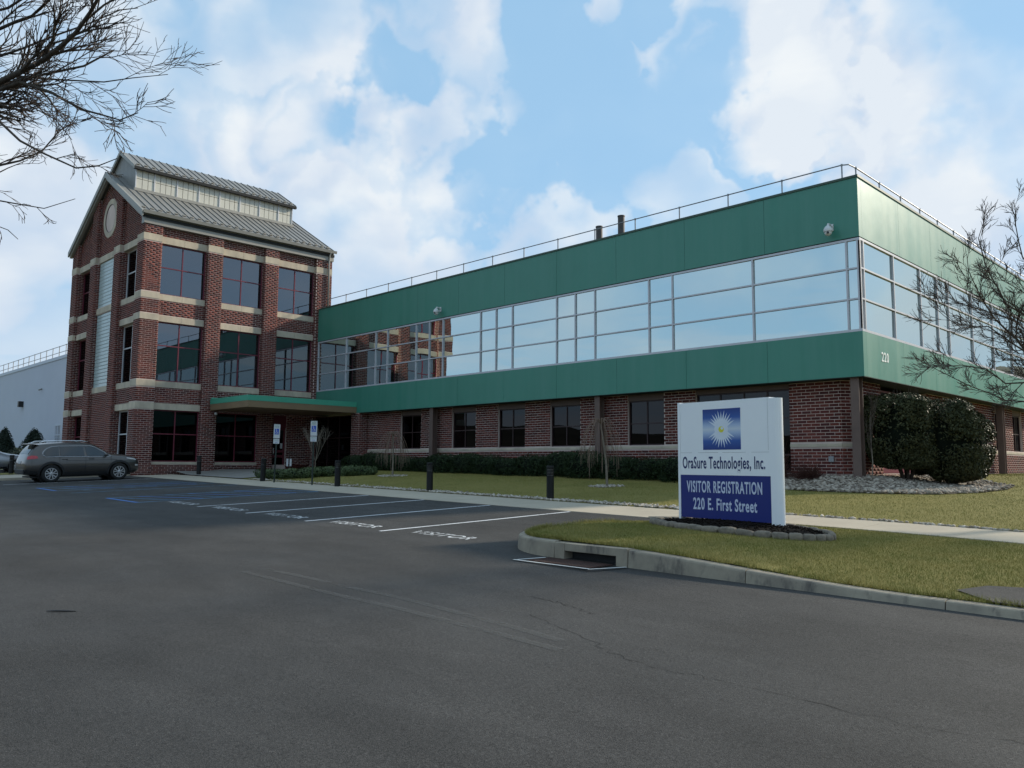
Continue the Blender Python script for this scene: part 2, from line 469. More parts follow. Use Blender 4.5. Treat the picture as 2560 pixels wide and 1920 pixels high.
mirror_glass('teal_glass', (0.64, 0.725, 0.71), (0.03, 0.05, 0.047), 0.87)
emission('downlight', (1.0, 0.95, 0.8), 9.0)
leaf_material('leaf_yew', (0.012, 0.024, 0.009), (0.034, 0.056, 0.018), 0.6, 0.2)
leaf_material('leaf_holly', (0.024, 0.030, 0.012), (0.080, 0.080, 0.034), 0.55, 0.18)
leaf_material('leaf_low', (0.035, 0.060, 0.016), (0.085, 0.115, 0.035), 0.6)
leaf_material('leaf_cone', (0.006, 0.016, 0.010), (0.018, 0.034, 0.018), 0.7)
leaf_material('grass_blade', (0.185, 0.168, 0.032), (0.38, 0.315, 0.11), 0.75, 0.2, (0.66, 0.78, 0.62))
leaf_material('stone_pale', (0.22, 0.18, 0.135), (0.56, 0.50, 0.42), 0.9, 0.2)
leaf_material('stone_mix', (0.17, 0.135, 0.105), (0.50, 0.43, 0.345), 0.9, 0.2)

def panel_green():
    """pressed green cladding, fine vertical ribs, rain streaks"""
    m = bpy.data.materials.new('green_panel')
    N, L = nodes_of(m); b = bsdf_of(m)
    g = N.new('ShaderNodeNewGeometry').outputs['Position']
    def noise(scale, stretch, det=6):
        mp = N.new('ShaderNodeMapping'); mp.inputs['Scale'].default_value = stretch; L.new(g, mp.inputs[0])
        n = N.new('ShaderNodeTexNoise'); n.inputs['Scale'].default_value = scale; n.inputs['Detail'].default_value = det
        n.inputs['Roughness'].default_value = 0.65
        L.new(mp.outputs[0], n.inputs['Vector']); return n.outputs[0]
    st = N.new('ShaderNodeMapRange'); L.new(noise(1.7, (1, 1, 0.06)), st.inputs[0])
    st.inputs[1].default_value = 0.35; st.inputs[2].default_value = 0.68
    cl = N.new('ShaderNodeMapRange'); L.new(noise(0.35, (1, 1, 1)), cl.inputs[0])
    cl.inputs[1].default_value = 0.35; cl.inputs[2].default_value = 0.65
    mx = N.new('ShaderNodeMix'); mx.data_type = 'RGBA'; L.new(cl.outputs[0], mx.inputs[0])
    mx.inputs[6].default_value = (0.034, 0.205, 0.142, 1); mx.inputs[7].default_value = (0.042, 0.240, 0.168, 1)
    m2 = N.new('ShaderNodeMix'); m2.data_type = 'RGBA'; L.new(st.outputs[0], m2.inputs[0])
    L.new(mx.outputs[2], m2.inputs[6]); m2.inputs[7].default_value = (0.066, 0.245, 0.182, 1)
    L.new(m2.outputs[2], b.inputs['Base Color'])
    rr = N.new('ShaderNodeMapRange'); L.new(st.outputs[0], rr.inputs[0]); rr.inputs[3].default_value = 0.40; rr.inputs[4].default_value = 0.50
    L.new(rr.outputs[0], b.inputs['Roughness'])
    b.inputs['Specular IOR Level'].default_value = 0.62
    n = noise(14, (1, 1, 0.01), 2)
    bp = N.new('ShaderNodeBump'); bp.inputs['Strength'].default_value = 0.12; bp.inputs['Distance'].default_value = 0.01
    L.new(n, bp.inputs['Height'])
    b2 = N.new('ShaderNodeBump'); b2.inputs['Strength'].default_value = 0.22; b2.inputs['Distance'].default_value = 0.03
    L.new(noise(1.1, (1, 1, .7), 2), b2.inputs['Height']); L.new(bp.outputs[0], b2.inputs['Normal']); L.new(b2.outputs[0], b.inputs['Normal'])
    MATS['green_panel'] = m
panel_green()
material('canopy_green', (0.07, 0.36, 0.235), (0.08, 0.39, 0.26), 1, 0.45, coords='World')

def kerb_material():
    m = bpy.data.materials.new('kerb_concrete')
    N, L = nodes_of(m); b = bsdf_of(m)
    g = N.new('ShaderNodeNewGeometry').outputs['Position']
    def noise(scale, stretch=(1, 1, 1), det=8):
        mp = N.new('ShaderNodeMapping'); mp.inputs['Scale'].default_value = stretch; L.new(g, mp.inputs[0])
        n = N.new('ShaderNodeTexNoise'); n.inputs['Scale'].default_value = scale; n.inputs['Detail'].default_value = det
        n.inputs['Roughness'].default_value = 0.68
        L.new(mp.outputs[0], n.inputs['Vector']); return n.outputs[0]
    r1 = N.new('ShaderNodeMapRange'); L.new(noise(2.6), r1.inputs[0]); r1.inputs[1].default_value = 0.36; r1.inputs[2].default_value = 0.66
    r2 = N.new('ShaderNodeMapRange'); L.new(noise(3.4, (1, 1, 0.35)), r2.inputs[0]); r2.inputs[1].default_value = 0.52; r2.inputs[2].default_value = 0.66
    a = N.new('ShaderNodeMix'); a.data_type = 'RGBA'; L.new(r1.outputs[0], a.inputs[0])
    a.inputs[6].default_value = (0.36, 0.305, 0.225, 1); a.inputs[7].default_value = (0.25, 0.21, 0.16, 1)
    c = N.new('ShaderNodeMix'); c.data_type = 'RGBA'; L.new(r2.outputs[0], c.inputs[0])
    L.new(a.outputs[2], c.inputs[6]); c.inputs[7].default_value = (0.11, 0.095, 0.08, 1)
    L.new(c.outputs[2], b.inputs['Base Color'])
    b.inputs['Roughness'].default_value = 0.92
    bp = N.new('ShaderNodeBump'); bp.inputs['Strength'].default_value = 0.4; bp.inputs['Distance'].default_value = 0.01
    L.new(noise(60), bp.inputs['Height']); L.new(bp.outputs[0], b.inputs['Normal'])
    MATS['kerb'] = m
kerb_material()

def turf_material():
    m = bpy.data.materials.new('turf')
    N, L = nodes_of(m); b = bsdf_of(m)
    g = N.new('ShaderNodeNewGeometry').outputs['Position']
    def noise(scale, det=6):
        n = N.new('ShaderNodeTexNoise'); n.inputs['Scale'].default_value = scale; n.inputs['Detail'].default_value = det
        n.inputs['Roughness'].default_value = 0.7
        L.new(g, n.inputs['Vector']); return n.outputs[0]
    def mr(v, a_, b_):
        r = N.new('ShaderNodeMapRange'); L.new(v, r.inputs[0]); r.inputs[1].default_value = a_; r.inputs[2].default_value = b_; return r.outputs[0]
    a = N.new('ShaderNodeMix'); a.data_type = 'RGBA'; L.new(mr(noise(0.8), 0.34, 0.66), a.inputs[0])
    a.inputs[6].default_value = (0.168, 0.152, 0.032, 1); a.inputs[7].default_value = (0.255, 0.22, 0.062, 1)
    c = N.new('ShaderNodeMix'); c.data_type = 'RGBA'; L.new(mr(noise(45, 4), 0.40, 0.75), c.inputs[0])
    L.new(a.outputs[2], c.inputs[6]); c.inputs[7].default_value = (0.30, 0.255, 0.105, 1)
    L.new(c.outputs[2], b.inputs['Base Color'])
    b.inputs['Roughness'].default_value = 0.9; b.inputs['Specular IOR Level'].default_value = 0.15
    bp = N.new('ShaderNodeBump'); bp.inputs['Strength'].default_value = 1.0; bp.inputs['Distance'].default_value = 0.03
    L.new(noise(60, 5), bp.inputs['Height']); L.new(bp.outputs[0], b.inputs['Normal'])
    MATS['turf'] = m
turf_material()

def logo_material():
    """printed square: blue at top and bottom fading to white across the middle"""
    m = bpy.data.materials.new('logo_print')
    N, L = nodes_of(m); b = bsdf_of(m)
    tc = N.new('ShaderNodeTexCoord'); s = N.new('ShaderNodeSeparateXYZ'); L.new(tc.outputs['Generated'], s.inputs[0])
    r = N.new('ShaderNodeValToRGB'); L.new(s.outputs[2], r.inputs[0])
    e = r.color_ramp.elements
    e[0].position = 0.0; e[0].color = (0.008, 0.035, 0.21, 1)
    e[1].position = 1.0; e[1].color = (0.008, 0.035, 0.21, 1)
    for p, c in ((0.22, (0.03, 0.10, 0.36)), (0.40, (0.40, 0.50, 0.68)), (0.5, (0.62, 0.67, 0.74)), (0.60, (0.40, 0.50, 0.68)), (0.78, (0.03, 0.10, 0.36))):
        q = e.new(p); q.color = (*c, 1)
    L.new(r.outputs[0], b.inputs['Base Color'])
    b.inputs['Roughness'].default_value = 0.45
    MATS['logo_print'] = m
logo_material()

# ------------------------------------------------------------------ mesh helpers
WORLD_LOC = {}

def wloc(o):
    return WORLD_LOC.get(o.name, np.zeros(3)) if o is not None else np.zeros(3)

def link(name, me, mat, parent=None, loc=(0, 0, 0)):
    o = bpy.data.objects.new(name, me)
    COL.objects.link(o)
    if mat is not None:
        if len(me.materials) == 0:
            me.materials.append(MATS[mat] if isinstance(mat, str) else mat)
    loc = np.array(loc, float)
    o.location = tuple(loc - wloc(parent))
    if parent is not None: o.parent = parent
    WORLD_LOC[o.name] = loc
    return o

def empty(name, loc=(0, 0, 0), parent=None):
    o = bpy.data.objects.new(name, None)
    COL.objects.link(o)
    o.empty_display_size = 0.2
    loc = np.array(loc, float)
    o.location = tuple(loc - wloc(parent))
    if parent is not None: o.parent = parent
    WORLD_LOC[o.name] = loc
    return o

def tag(o, label, cat, group=None):
    o['label'] = label; o['category'] = cat
    if group: o['group'] = group
    return o

def kind(o, k):
    o['kind'] = k
    return o

def mesh_np(name, V, Fq=None, Ft=None, smooth=False):
    me = bpy.data.meshes.new(name)
    V = np.asarray(V, np.float32)
    loops, starts, tot = [], [], 0
    if Fq is not None and len(Fq):
        Fq = np.asarray(Fq, np.int32); loops.append(Fq.ravel()); starts.append(np.arange(len(Fq)) * 4); tot += len(Fq) * 4
    if Ft is not None and len(Ft):
        Ft = np.asarray(Ft, np.int32); loops.append(Ft.ravel()); starts.append(tot + np.arange(len(Ft)) * 3)
    lp = np.concatenate(loops); st = np.concatenate(starts)
    me.vertices.add(len(V)); me.vertices.foreach_set('co', V.ravel())
    me.loops.add(len(lp)); me.loops.foreach_set('vertex_index', lp)
    me.polygons.add(len(st)); me.polygons.foreach_set('loop_start', st.astype(np.int32))
    if smooth: me.polygons.foreach_set('use_smooth', np.ones(len(st), bool))
    me.update(calc_edges=True)
    me.validate()
    return me

class MB:
    def __init__(self): self.v = []; self.f = []
    def add(self, vs, fs):
        n = len(self.v); self.v += [tuple(map(float, p)) for p in vs]; self.f += [tuple(i + n for i in f) for f in fs]
        return self
    def box(self, x0, x1, y0, y1, z0, z1):
        x0, x1 = min(x0, x1), max(x0, x1); y0, y1 = min(y0, y1), max(y0, y1); z0, z1 = min(z0, z1), max(z0, z1)
        return self.add([(x0, y0, z0), (x1, y0, z0), (x1, y1, z0), (x0, y1, z0), (x0, y0, z1), (x1, y0, z1), (x1, y1, z1), (x0, y1, z1)],
                        [(0, 3, 2, 1), (4, 5, 6, 7), (0, 1, 5, 4), (1, 2, 6, 5), (2, 3, 7, 6), (3, 0, 4, 7)])
    def fbox(self, T, a0, a1, b0, b1, c0, c1):
        """box in a wall frame T=(O,u,n): a along u, b up, c along outward normal"""
        O, u, n = T
        P = lambda a, b, c: (O[0] + u[0] * a + n[0] * c, O[1] + u[1] * a + n[1] * c, O[2] + b)
        return self.add([P(a0, b0, c0), P(a1, b0, c0), P(a1, b0, c1), P(a0, b0, c1), P(a0, b1, c0), P(a1, b1, c0), P(a1, b1, c1), P(a0, b1, c1)],
                        [(0, 3, 2, 1), (4, 5, 6, 7), (0, 1, 5, 4), (1, 2, 6, 5), (2, 3, 7, 6), (3, 0, 4, 7)])
    def prism(self, poly, d):
        """poly: list of 3-D points in one plane, d: extrusion vector"""
        n = len(poly); q = [tuple(np.add(p, d)) for p in poly]
        return self.add(list(poly) + q, [tuple(range(n))[::-1], tuple(range(n, 2 * n))] + [(i, (i + 1) % n, n + (i + 1) % n, n + i) for i in range(n)])
    def tube(self, pts, r, sides=8, caps=True):
        pts = [np.array(p, float) for p in pts]
        rs = [r] * len(pts) if np.isscalar(r) else list(r)
        n0 = len(self.v); prev = None
        for i, p in enumerate(pts):
            t = pts[min(i + 1, len(pts) - 1)] - pts[max(i - 1, 0)]
            t = t / (np.linalg.norm(t) + 1e-12)
            if prev is None:
                a = np.array([0, 0, 1.0]) if abs(t[2]) < 0.9 else np.array([1.0, 0, 0])
            else: a = prev
            e1 = a - t * (a @ t); e1 /= np.linalg.norm(e1) + 1e-12
            e2 = np.cross(t, e1); prev = e1
            for k in range(sides):
                an = 2 * math.pi * k / sides
                self.v.append(tuple(p + rs[i] * (math.cos(an) * e1 + math.sin(an) * e2)))
        for i in range(len(pts) - 1):
            for k in range(sides):
                a = n0 + i * sides + k; b = n0 + i * sides + (k + 1) % sides
                self.f.append((a, b, b + sides, a + sides))
        if caps:
            self.f.append(tuple(n0 + k for k in range(sides))[::-1])
            self.f.append(tuple(n0 + (len(pts) - 1) * sides + k for k in range(sides)))
        return self
    def lathe(self, c, prof, sides=20, axis=(0, 0, 1)):
        """prof: list of (radius, height)"""
        ax = np.array(axis, float); a = np.array([1.0, 0, 0]) if abs(ax[0]) < 0.9 else np.array([0, 1.0, 0])
        e1 = np.cross(ax, a); e1 /= np.linalg.norm(e1); e2 = np.cross(ax, e1)
        n0 = len(self.v); c = np.array(c, float)
        for r, h in prof:
            for k in range(sides):
                an = 2 * math.pi * k / sides
                self.v.append(tuple(c + ax * h + r * (math.cos(an) * e1 + math.sin(an) * e2)))
        for i in range(len(prof) - 1):
            for k in range(sides):
                a_ = n0 + i * sides + k; b = n0 + i * sides + (k + 1) % sides
                self.f.append((a_, b, b + sides, a_ + sides))
        self.f.append(tuple(n0 + k for k in range(sides))[::-1])
        self.f.append(tuple(n0 + (len(prof) - 1) * sides + k for k in range(sides)))
        return self
    def build(self, name, mat, parent=None, smooth=False, bevel=0.0, fix=True):
        V = np.array(self.v); c = (V.min(0) + V.max(0)) / 2
        me = bpy.data.meshes.new(name)
        me.from_pydata((V - c).tolist(), [], self.f)
        if fix or bevel > 0:
            bm = bmesh.new(); bm.from_mesh(me)
            if fix: bmesh.ops.recalc_face_normals(bm, faces=bm.faces)
            if bevel > 0:
                bmesh.ops.bevel(bm, geom=bm.edges[:], offset=bevel, segments=2, affect='EDGES', profile=0.6)
            bm.to_mesh(me); bm.free()
        if smooth:
            me.polygons.foreach_set('use_smooth', [True] * len(me.polygons))
        me.update()
        return link(name, me, mat, parent, c)

def text_obj(name, s, size, O, u, up, mat, parent, xscale=1.0, bold=0.0, spacing=1.0, align='CENTER', extrude=0.002, width=None):
    """lettering laid on the plane spanned by u and up, centred (or left) at O"""
    cu = bpy.data.curves.new(name, 'FONT')
    cu.body = s; cu.size = size; cu.align_x = align; cu.align_y = 'CENTER'
    cu.extrude = extrude; cu.offset = bold; cu.space_character = spacing
    cu.resolution_u = 4
    t = bpy.data.objects.new(name, cu); COL.objects.link(t)
    bpy.context.view_layer.update()
    me = bpy.data.meshes.new_from_object(t.evaluated_get(bpy.context.evaluated_depsgraph_get()))
    bpy.data.objects.remove(t); bpy.data.curves.remove(cu)
    n = len(me.vertices); co = np.zeros(n * 3, np.float32); me.vertices.foreach_get('co', co); co = co.reshape(-1, 3)
    if width: xscale = width / (co[:, 0].max() - co[:, 0].min())
    u = np.array(u, float); up = np.array(up, float); nn = np.cross(u, up); nn /= np.linalg.norm(nn)
    P = co[:, :1] * xscale * u + co[:, 1:2] * up + co[:, 2:] * nn
    me.vertices.foreach_set('co', P.astype(np.float32).ravel()); me.update()
    me.materials.clear()
    return link(name, me, mat, parent, O)

# ------------------------------------------------------------------ ground model
def sst(t):
    t = np.clip(t, 0, 1); return t * t * (3 - 2 * t)

def lot(x, y):
    return -0.45 - 0.015 * np.clip(x, -75, 45) + 0.035 * np.clip(y, -50, 25)

def bdist(x, y):
    """distance to the building footprint"""
    def box(x0, x1, y0, y1):
        dx = np.maximum(np.maximum(x0 - x, x - x1), 0); dy = np.maximum(np.maximum(y0 - y, y - y1), 0)
        return np.hypot(dx, dy)
    return np.minimum(box(-31.0, -0.6, 0.6, 40), box(-43.0, -31.4, -10.05, 0.9))

def lawn(x, y):
    x = np.asarray(x, float); y = np.asarray(y, float)
    dz = 0.02 + 0.13 * sst((y + 8.2) / 4.0) * sst((8.5 - x) / 8.0) + 0.10 * sst((x + 0.8) / 1.6) * sst((12 - x) / 9.0) * (1 - sst((y + 8.2) / 4.0))
    base = np.minimum(lot(x, y) + dz, 0.0 + 0.004 * y)
    t = sst(1 - bdist(x, y) / 2.4)
    lvl = np.where(x < -31, -0.14, np.where(x < -27, -0.10, 0.0))
    return base * (1 - t) + np.maximum(base, lvl) * t

def isl_h(x):
    """kerb reveal along the island"""
    return 0.085 + 0.155 * sst((6.6 - x) / 4.2)

def grid_mesh(name, x0, x1, y0, y1, nx, ny, fz, mat, parent=None, keep=None):
    xs = np.linspace(x0, x1, nx + 1); ys = np.linspace(y0, y1, ny + 1)
    X, Y = np.meshgrid(xs, ys); Z = fz(X, Y)
    V = np.stack([X.ravel(), Y.ravel(), Z.ravel()], 1)
    i = np.arange(nx)[None, :] + np.arange(ny)[:, None] * (nx + 1)
    Fq = np.stack([i, i + 1, i + nx + 2, i + nx + 1], -1).reshape(-1, 4)
    if keep is not None:
        c = V[Fq].mean(1); Fq = Fq[keep(c[:, 0], c[:, 1])]
    return link(name, mesh_np(name, V, Fq, smooth=True), mat, parent)

def poly_sheet(name, pts, fz, mat, parent=None, cell=0.5):
    """polygon (x, y) draped on the height function fz"""
    bm = bmesh.new()
    vs = [bm.verts.new((p[0], p[1], 0)) for p in pts]
    bm.faces.new(vs)
    xs = [p[0] for p in pts]; ys = [p[1] for p in pts]
    for ax, lo, hi in ((0, min(xs), max(xs)), (1, min(ys), max(ys))):
        for q in np.arange(lo + cell * 0.37, hi, cell):
            co = (q, 0, 0) if ax == 0 else (0, q, 0); no = (1, 0, 0) if ax == 0 else (0, 1, 0)
            bmesh.ops.bisect_plane(bm, geom=bm.verts[:] + bm.edges[:] + bm.faces[:], plane_co=co, plane_no=no)
    bmesh.ops.recalc_face_normals(bm, faces=bm.faces)
    for f in bm.faces:
        if f.normal.z < 0: f.normal_flip()
    for v in bm.verts: v.co.z = float(fz(v.co.x, v.co.y))
    me = bpy.data.meshes.new(name); bm.to_mesh(me); bm.free()
    return link(name, me, mat, parent)

def strip(name, pts, width, fz, mat, parent, off=0.005, taper=None):
    """flat band along a polyline on the ground"""
    pts = [np.array(p, float) for p in pts]
    V, Fq = [], []
    for i, p in enumerate(pts):
        t = pts[min(i + 1, len(pts) - 1)] - pts[max(i - 1, 0)]; t /= np.linalg.norm(t)
        n = np.array([-t[1], t[0]]); w = width if taper is None else width * taper[i]
        for s in (-.5, .5):
            q = p + n * w * s; V.append((q[0], q[1], float(fz(q[0], q[1])) + off))
        if i: Fq.append((2 * i - 2, 2 * i - 1, 2 * i + 1, 2 * i)[::-1])
    return link(name, mesh_np(name, V, Fq), mat, parent)

# ------------------------------------------------------------------ setting: terrain, lot, walks, lawns
kind(grid_mesh('terrain', -700, 700, -700, 700, 90, 90, lambda x, y: lot(x, y) - 0.30, 'turf'), 'structure')
parking_lot = kind(grid_mesh('parking_lot', -31.6, 46, -62, -10.08, 60, 40, lot, 'asphalt'), 'structure')
kind(grid_mesh('side_road', -75, -37.4, -62, -11.6, 20, 30, lambda x, y: lot(x, y), 'asphalt'), 'structure')

sidewalk = kind(empty('sidewalk', (-15, -9.1, -0.6)), 'structure')
def slab(pts, fz, mat='concrete_walk', parent=sidewalk, name='slab', thick=0.12):
    n = len(pts)
    top = [(p[0], p[1], float(fz(p[0], p[1]))) for p in pts]
    MB().add(top + [(p[0], p[1], p[2] - thick) for p in top],
             [tuple(range(n))] + [tuple(range(2 * n - 1, n - 1, -1))] + [(i, n + i, n + (i + 1) % n, (i + 1) % n) for i in range(n)]).build(name, mat, parent)
g = 0.004
walk_z = lambda x, y: lot(x, y) + 0.012
for k in range(20):                      # flush walk at the head of the stalls
    x1 = -0.75 - 1.52 * k; x0 = x1 - 1.52
    slab([(x0 + g, -10.1), (x1 - g, -10.1), (x1 - g, -8.2), (x0 + g, -8.2)], walk_z)
walk2 = lambda x, y: lawn(x, y) + 0.012
for k in range(12):                      # the walk past the sign, stepped up behind the island
    x0 = -0.75 + 1.52 * k; x1 = x0 + 1.52
    f = lambda x: -8.2 - 0.62 * float(sst((x + 0.75) / 2.2)); h = lambda x: -10.1 - 0.22 * float(sst((x + 0.75) / 2.2))
    slab([(x0 + g, h(x0)), (x1 - g, h(x1)), (x1 - g, f(x1)), (x0 + g, f(x0))], walk2)
for k in range(4):                       # walk in front of the tower gable and along the end of the stalls
    y0 = -11.9 - 1.6 * k
    slab([(-35.0, y0 - 1.6 + g), (-31.5, y0 - 1.6 + g), (-31.5, y0 - g), (-35.0, y0 - g)], lambda x, y: lot(x, y) + 0.11)
for k in range(8):
    x0 = -31.5 - 1.6 * k
    slab([(x0 - 1.6 + g, -11.9), (x0 - g, -11.9), (x0 - g, -10.04), (x0 - 1.6 + g, -10.04)], lambda x, y: lot(x, y) + 0.13)
kind(poly_sheet('entrance_paving', [(-31.5, -8.2), (-23.6, -8.2), (-24.6, -6.0), (-26.2, -3.4), (-27.0, -1.2), (-27.0, 0.6), (-31.5, 0.6)],
                lambda x, y: lawn(x, y) + 0.03, 'concrete_plaza'), 'structure')

def in_lawn(x, y):
    return ~((x < -0.7) & (y > 0.62)) & (bdist(x, y) > -1)
def front_lawn():
    nx, ny = 84, 20; V = []
    for j in range(ny + 1):
        for i in range(nx + 1):
            x = -27.0 + 42.0 * i / nx; y0 = -8.2 - 0.66 * float(sst((x + 0.75) / 2.2)); y = y0 + (0.62 - y0) * j / ny; V.append((x, y, float(lawn(x, y))))
    i = np.arange(nx)[None, :] + np.arange(ny)[:, None] * (nx + 1)
    kind(link('front_lawn', mesh_np('front_lawn', V, np.stack([i, i + 1, i + nx + 2, i + nx + 1], -1).reshape(-1, 4), smooth=True), 'turf'), 'structure')
front_lawn()
kind(grid_mesh('side_lawn', -0.62, 30.0, 0.60, 46.0, 40, 50, lambda x, y: lawn(x, y) - 0.002, 'turf'), 'structure')
kind(poly_sheet('verge', [(-37.4, -18.3), (-35.02, -18.3), (-35.02, -11.92), (-46, -11.92), (-46, -13.0), (-37.4, -13.0)],
                lambda x, y: lot(x, y) + 0.13, 'turf', cell=1.0), 'structure')

# island with the sign
def isl_z(x, y):
    t = sst((y + 14.6) / 3.6)
    hh = isl_h(x) * (0.35 + 0.65 * sst((-10.4 - np.asarray(y, float)) / 2.2))
    return lot(x, y) + hh * (1 - t) + (lawn(x, y) - lot(x, y)) * t + 0.03 * sst(1 - np.hypot((np.asarray(x) - 2.2) / 2.6, (np.asarray(y) + 11.9) / 1.6))

def kerb_path():
    p = [(-0.05, y) for y in np.linspace(-10.32, -14.15, 9)]
    for a in np.linspace(180, 270, 13)[1:]:
        p.append((1.40 + 1.45 * math.cos(R(a)), -14.15 + 1.50 * math.sin(R(a))))
    p += [(x, -15.65 + 0.022 * max(0, x - 3)) for x in np.concatenate([[1.55], np.linspace(1.7, 2.9, 5), np.linspace(3.1, 14, 30)])]
    return [np.array(q) for q in p]
KP = kerb_path()
def kerb_h(p):
    if p[0] < 1.2 and p[1] > -14.2: return 0.02 + 0.185 * float(sst((-10.3 - p[1]) / 3.2))
    return float(isl_h(p[0])) if p[0] > 1.5 else 0.205 + 0.035 * float(sst(p[0] / 1.5))
inner = []
for i, p in enumerate(KP):
    t = KP[min(i + 1, len(KP) - 1)] - KP[max(i - 1, 0)]; t /= np.linalg.norm(t)
    inner.append(p + np.array([-t[1], t[0]]) * 0.165)
isl_pts = [tuple(q) for q in inner] + [(14, -10.34), (0.5, -10.34)]
def isl_fit(x, y):
    """island turf meets the kerb top at its edge"""
    z = float(isl_z(x, y))
    d = min(np.hypot(q[0] - x, q[1] - y) for q in KP)
    j = int(np.argmin([np.hypot(q[0] - x, q[1] - y) for q in KP]))
    zt = float(lot(*KP[j])) + kerb_h(KP[j]) + 0.012
    w = float(sst(1 - (d - 0.15) / 1.1))
    return zt * w + z * (1 - w)
sign_island = kind(poly_sheet('sign_island', isl_pts, isl_fit, 'turf', cell=0.45), 'structure')

kerb = kind(empty('kerb', (3, -15.6, -1.0)), 'structure')
def kerb_piece(pts, name='kerb_stone', lower=-0.15, parent=kerb):
    V, F = [], []
    for i, p in enumerate(pts):
        t = pts[min(i + 1, len(pts) - 1)] - pts[max(i - 1, 0)]; t /= np.linalg.norm(t)
        n = np.array([-t[1], t[0]]); z = float(lot(*p)); h = kerb_h(p)
        prof = [(-0.02, lower), (-0.012, 0.0), (0.004, h - 0.03), (0.012, h - 0.010), (0.032, h), (0.150, h + 0.004), (0.172, h - 0.012), (0.176, lower)]
        for c, dz in prof:
            q = p + n * c; V.append((q[0], q[1], z + dz))
    m = 8
    for i in range(len(pts) - 1):
        for k in range(m - 1):
            a = i * m + k; F.append((a, a + m, a + m + 1, a + 1))
    F.append(tuple(range(m))); F.append(tuple((len(pts) - 1) * m + k for k in range(m))[::-1])
    b = MB(); b.add(V, F); return b.build(name, 'kerb', parent)
def sub_path(s0, s1, gap=0.006):
    seg = [0]
    for i in range(1, len(KP)): seg.append(seg[-1] + np.linalg.norm(KP[i] - KP[i - 1]))
    at = lambda s: np.array([np.interp(s, seg, [q[0] for q in KP]), np.interp(s, seg, [q[1] for q in KP])])
    ss = [s0 + gap] + [s for s in seg if s0 + 0.03 < s < s1 - 0.03] + [s1 - gap]
    return [at(s) for s in ss], seg
_, SEG = sub_path(0, 1)
s_at_x = lambda x: float(np.interp(x, [q[0] for q in KP[20:]], SEG[20:]))
cuts = [0, 2.1, SEG[8] - 0.1, s_at_x(1.56)]
for a, b in zip(cuts[:-1], cuts[1:]): kerb_piece(sub_path(a, b)[0])
cuts = [s_at_x(x) for x in (2.90, 4.62, 6.81, 9.4, 11.9, 14.0)]
for a, b in zip(cuts[:-1], cuts[1:]): kerb_piece(sub_path(a, b)[0])

# storm drain with its inlet kerb, rusty grate and painted outline
drain = tag(empty('storm_drain', (2.2, -15.9, float(lot(2.2, -15.9)))), 'rusty storm drain grate and inlet opening at the island kerb', 'storm drain')
zl = float(lot(2.2, -15.7)); ht = 0.238
b = MB()
b.box(1.57, 1.76, -15.668, -15.475, zl - .15, zl + ht); b.box(2.70, 2.892, -15.664, -15.475, zl - .15, zl + ht)
b.box(1.757, 2.703, -15.660, -15.475, zl + 0.125, zl + ht - 0.003)
b.build('inlet_kerb', 'kerb', drain, bevel=0.008)
MB().box(1.74, 2.72, -15.48, -15.46, zl - .15, zl + 0.14).build('inlet_throat', 'dark_gap', drain)
gx0, gx1, gy0, gy1 = 1.50, 2.66, -16.16, -15.69
MB().add([(gx0, gy0, zl - .0), (gx1, gy0, zl - .0), (gx1, gy1, zl - .0), (gx0, gy1, zl - .0)], [(0, 1, 2, 3)]).build('drain_pit', 'dark_gap', drain)
b = MB(); zg = float(lot(2.1, -15.95)) + 0.022
for k in range(20):
    x = gx0 + (gx1 - gx0) * (k + 0.5) / 20; b.box(x - .016, x + .016, gy0, gy1, zg - .018, zg)
for k in range(5):
    y = gy0 + (gy1 - gy0) * k / 4; b.box(gx0, gx1, y - .014, y + .014, zg - .016, zg - .002)
b.build('grate', 'rust', drain)
for nm, pts, w in (('paint_edge', [(1.30, -16.24), (2.70, -16.24)], .055), ('paint_edge', [(2.72, -16.28), (2.92, -15.72)], .05), ('paint_edge', [(1.34, -16.2), (1.50, -15.78)], .045)):
    strip(nm, pts, w, lambda x, y: max(lot(x, y), zl - 0.005), 'paint_drain', drain, 0.012)
kind(poly_sheet('side_path', [(6.72, -14.9), (6.9, -14.45), (7.4, -14.25), (12, -13.6), (12, -15.3), (7.2, -15.42)],
                lambda x, y: isl_fit(x, y) + 0.016, 'asphalt', cell=0.6), 'structure')

# ------------------------------------------------------------------ painted stalls and lettering, wear on the asphalt
LX = [-3.0, -5.74, -8.48, -11.22]
for k, x in enumerate(LX):
    strip('stall_line', [(x - 0.10 + 0.02 * k, -15.45), (x, -12.8), (x + 0.06, -10.16)], 0.10, lot, 'paint_white', parking_lot, 0.005)
strip('stall_line', [(-27.6, -16.3), (-27.57, -10.4)], 0.09, lot, 'paint_white', parking_lot, 0.005)
for k in range(5):
    xc = -1.72 - 2.74 * k
    o = text_obj('visitor_lettering', 'VISITOR', 0.46, (xc, -15.06 - 0.05 * k, float(lot(xc, -15.06)) + 0.006), (1, 0, -0.015), (0.02, 1, 0.035), 'paint_letter', parking_lot,
                 xscale=0.92, bold=0.006, spacing=1.12, extrude=0.0)
def hatch(x0, x1, n, mats):
    strip('hatch_line', [(x0, -16.0), (x0 + .03, -10.2)], 0.10, lot, mats[0], parking_lot, 0.005)
    strip('hatch_line', [(x1, -16.0), (x1 + .03, -10.2)], 0.10, lot, mats[0], parking_lot, 0.005)
    strip('hatch_line', [(x0, -16.0), (x1, -16.0)], 0.11, lot, mats[1], parking_lot, 0.0065)
    for k in range(n):
        y = -15.4 + 5.4 * k / n
        strip('hatch_line', [(x0 + .06, y - .45), (x1 - .06, y + 0.55)], 0.09, lot, mats[k % 2], parking_lot, 0.006)
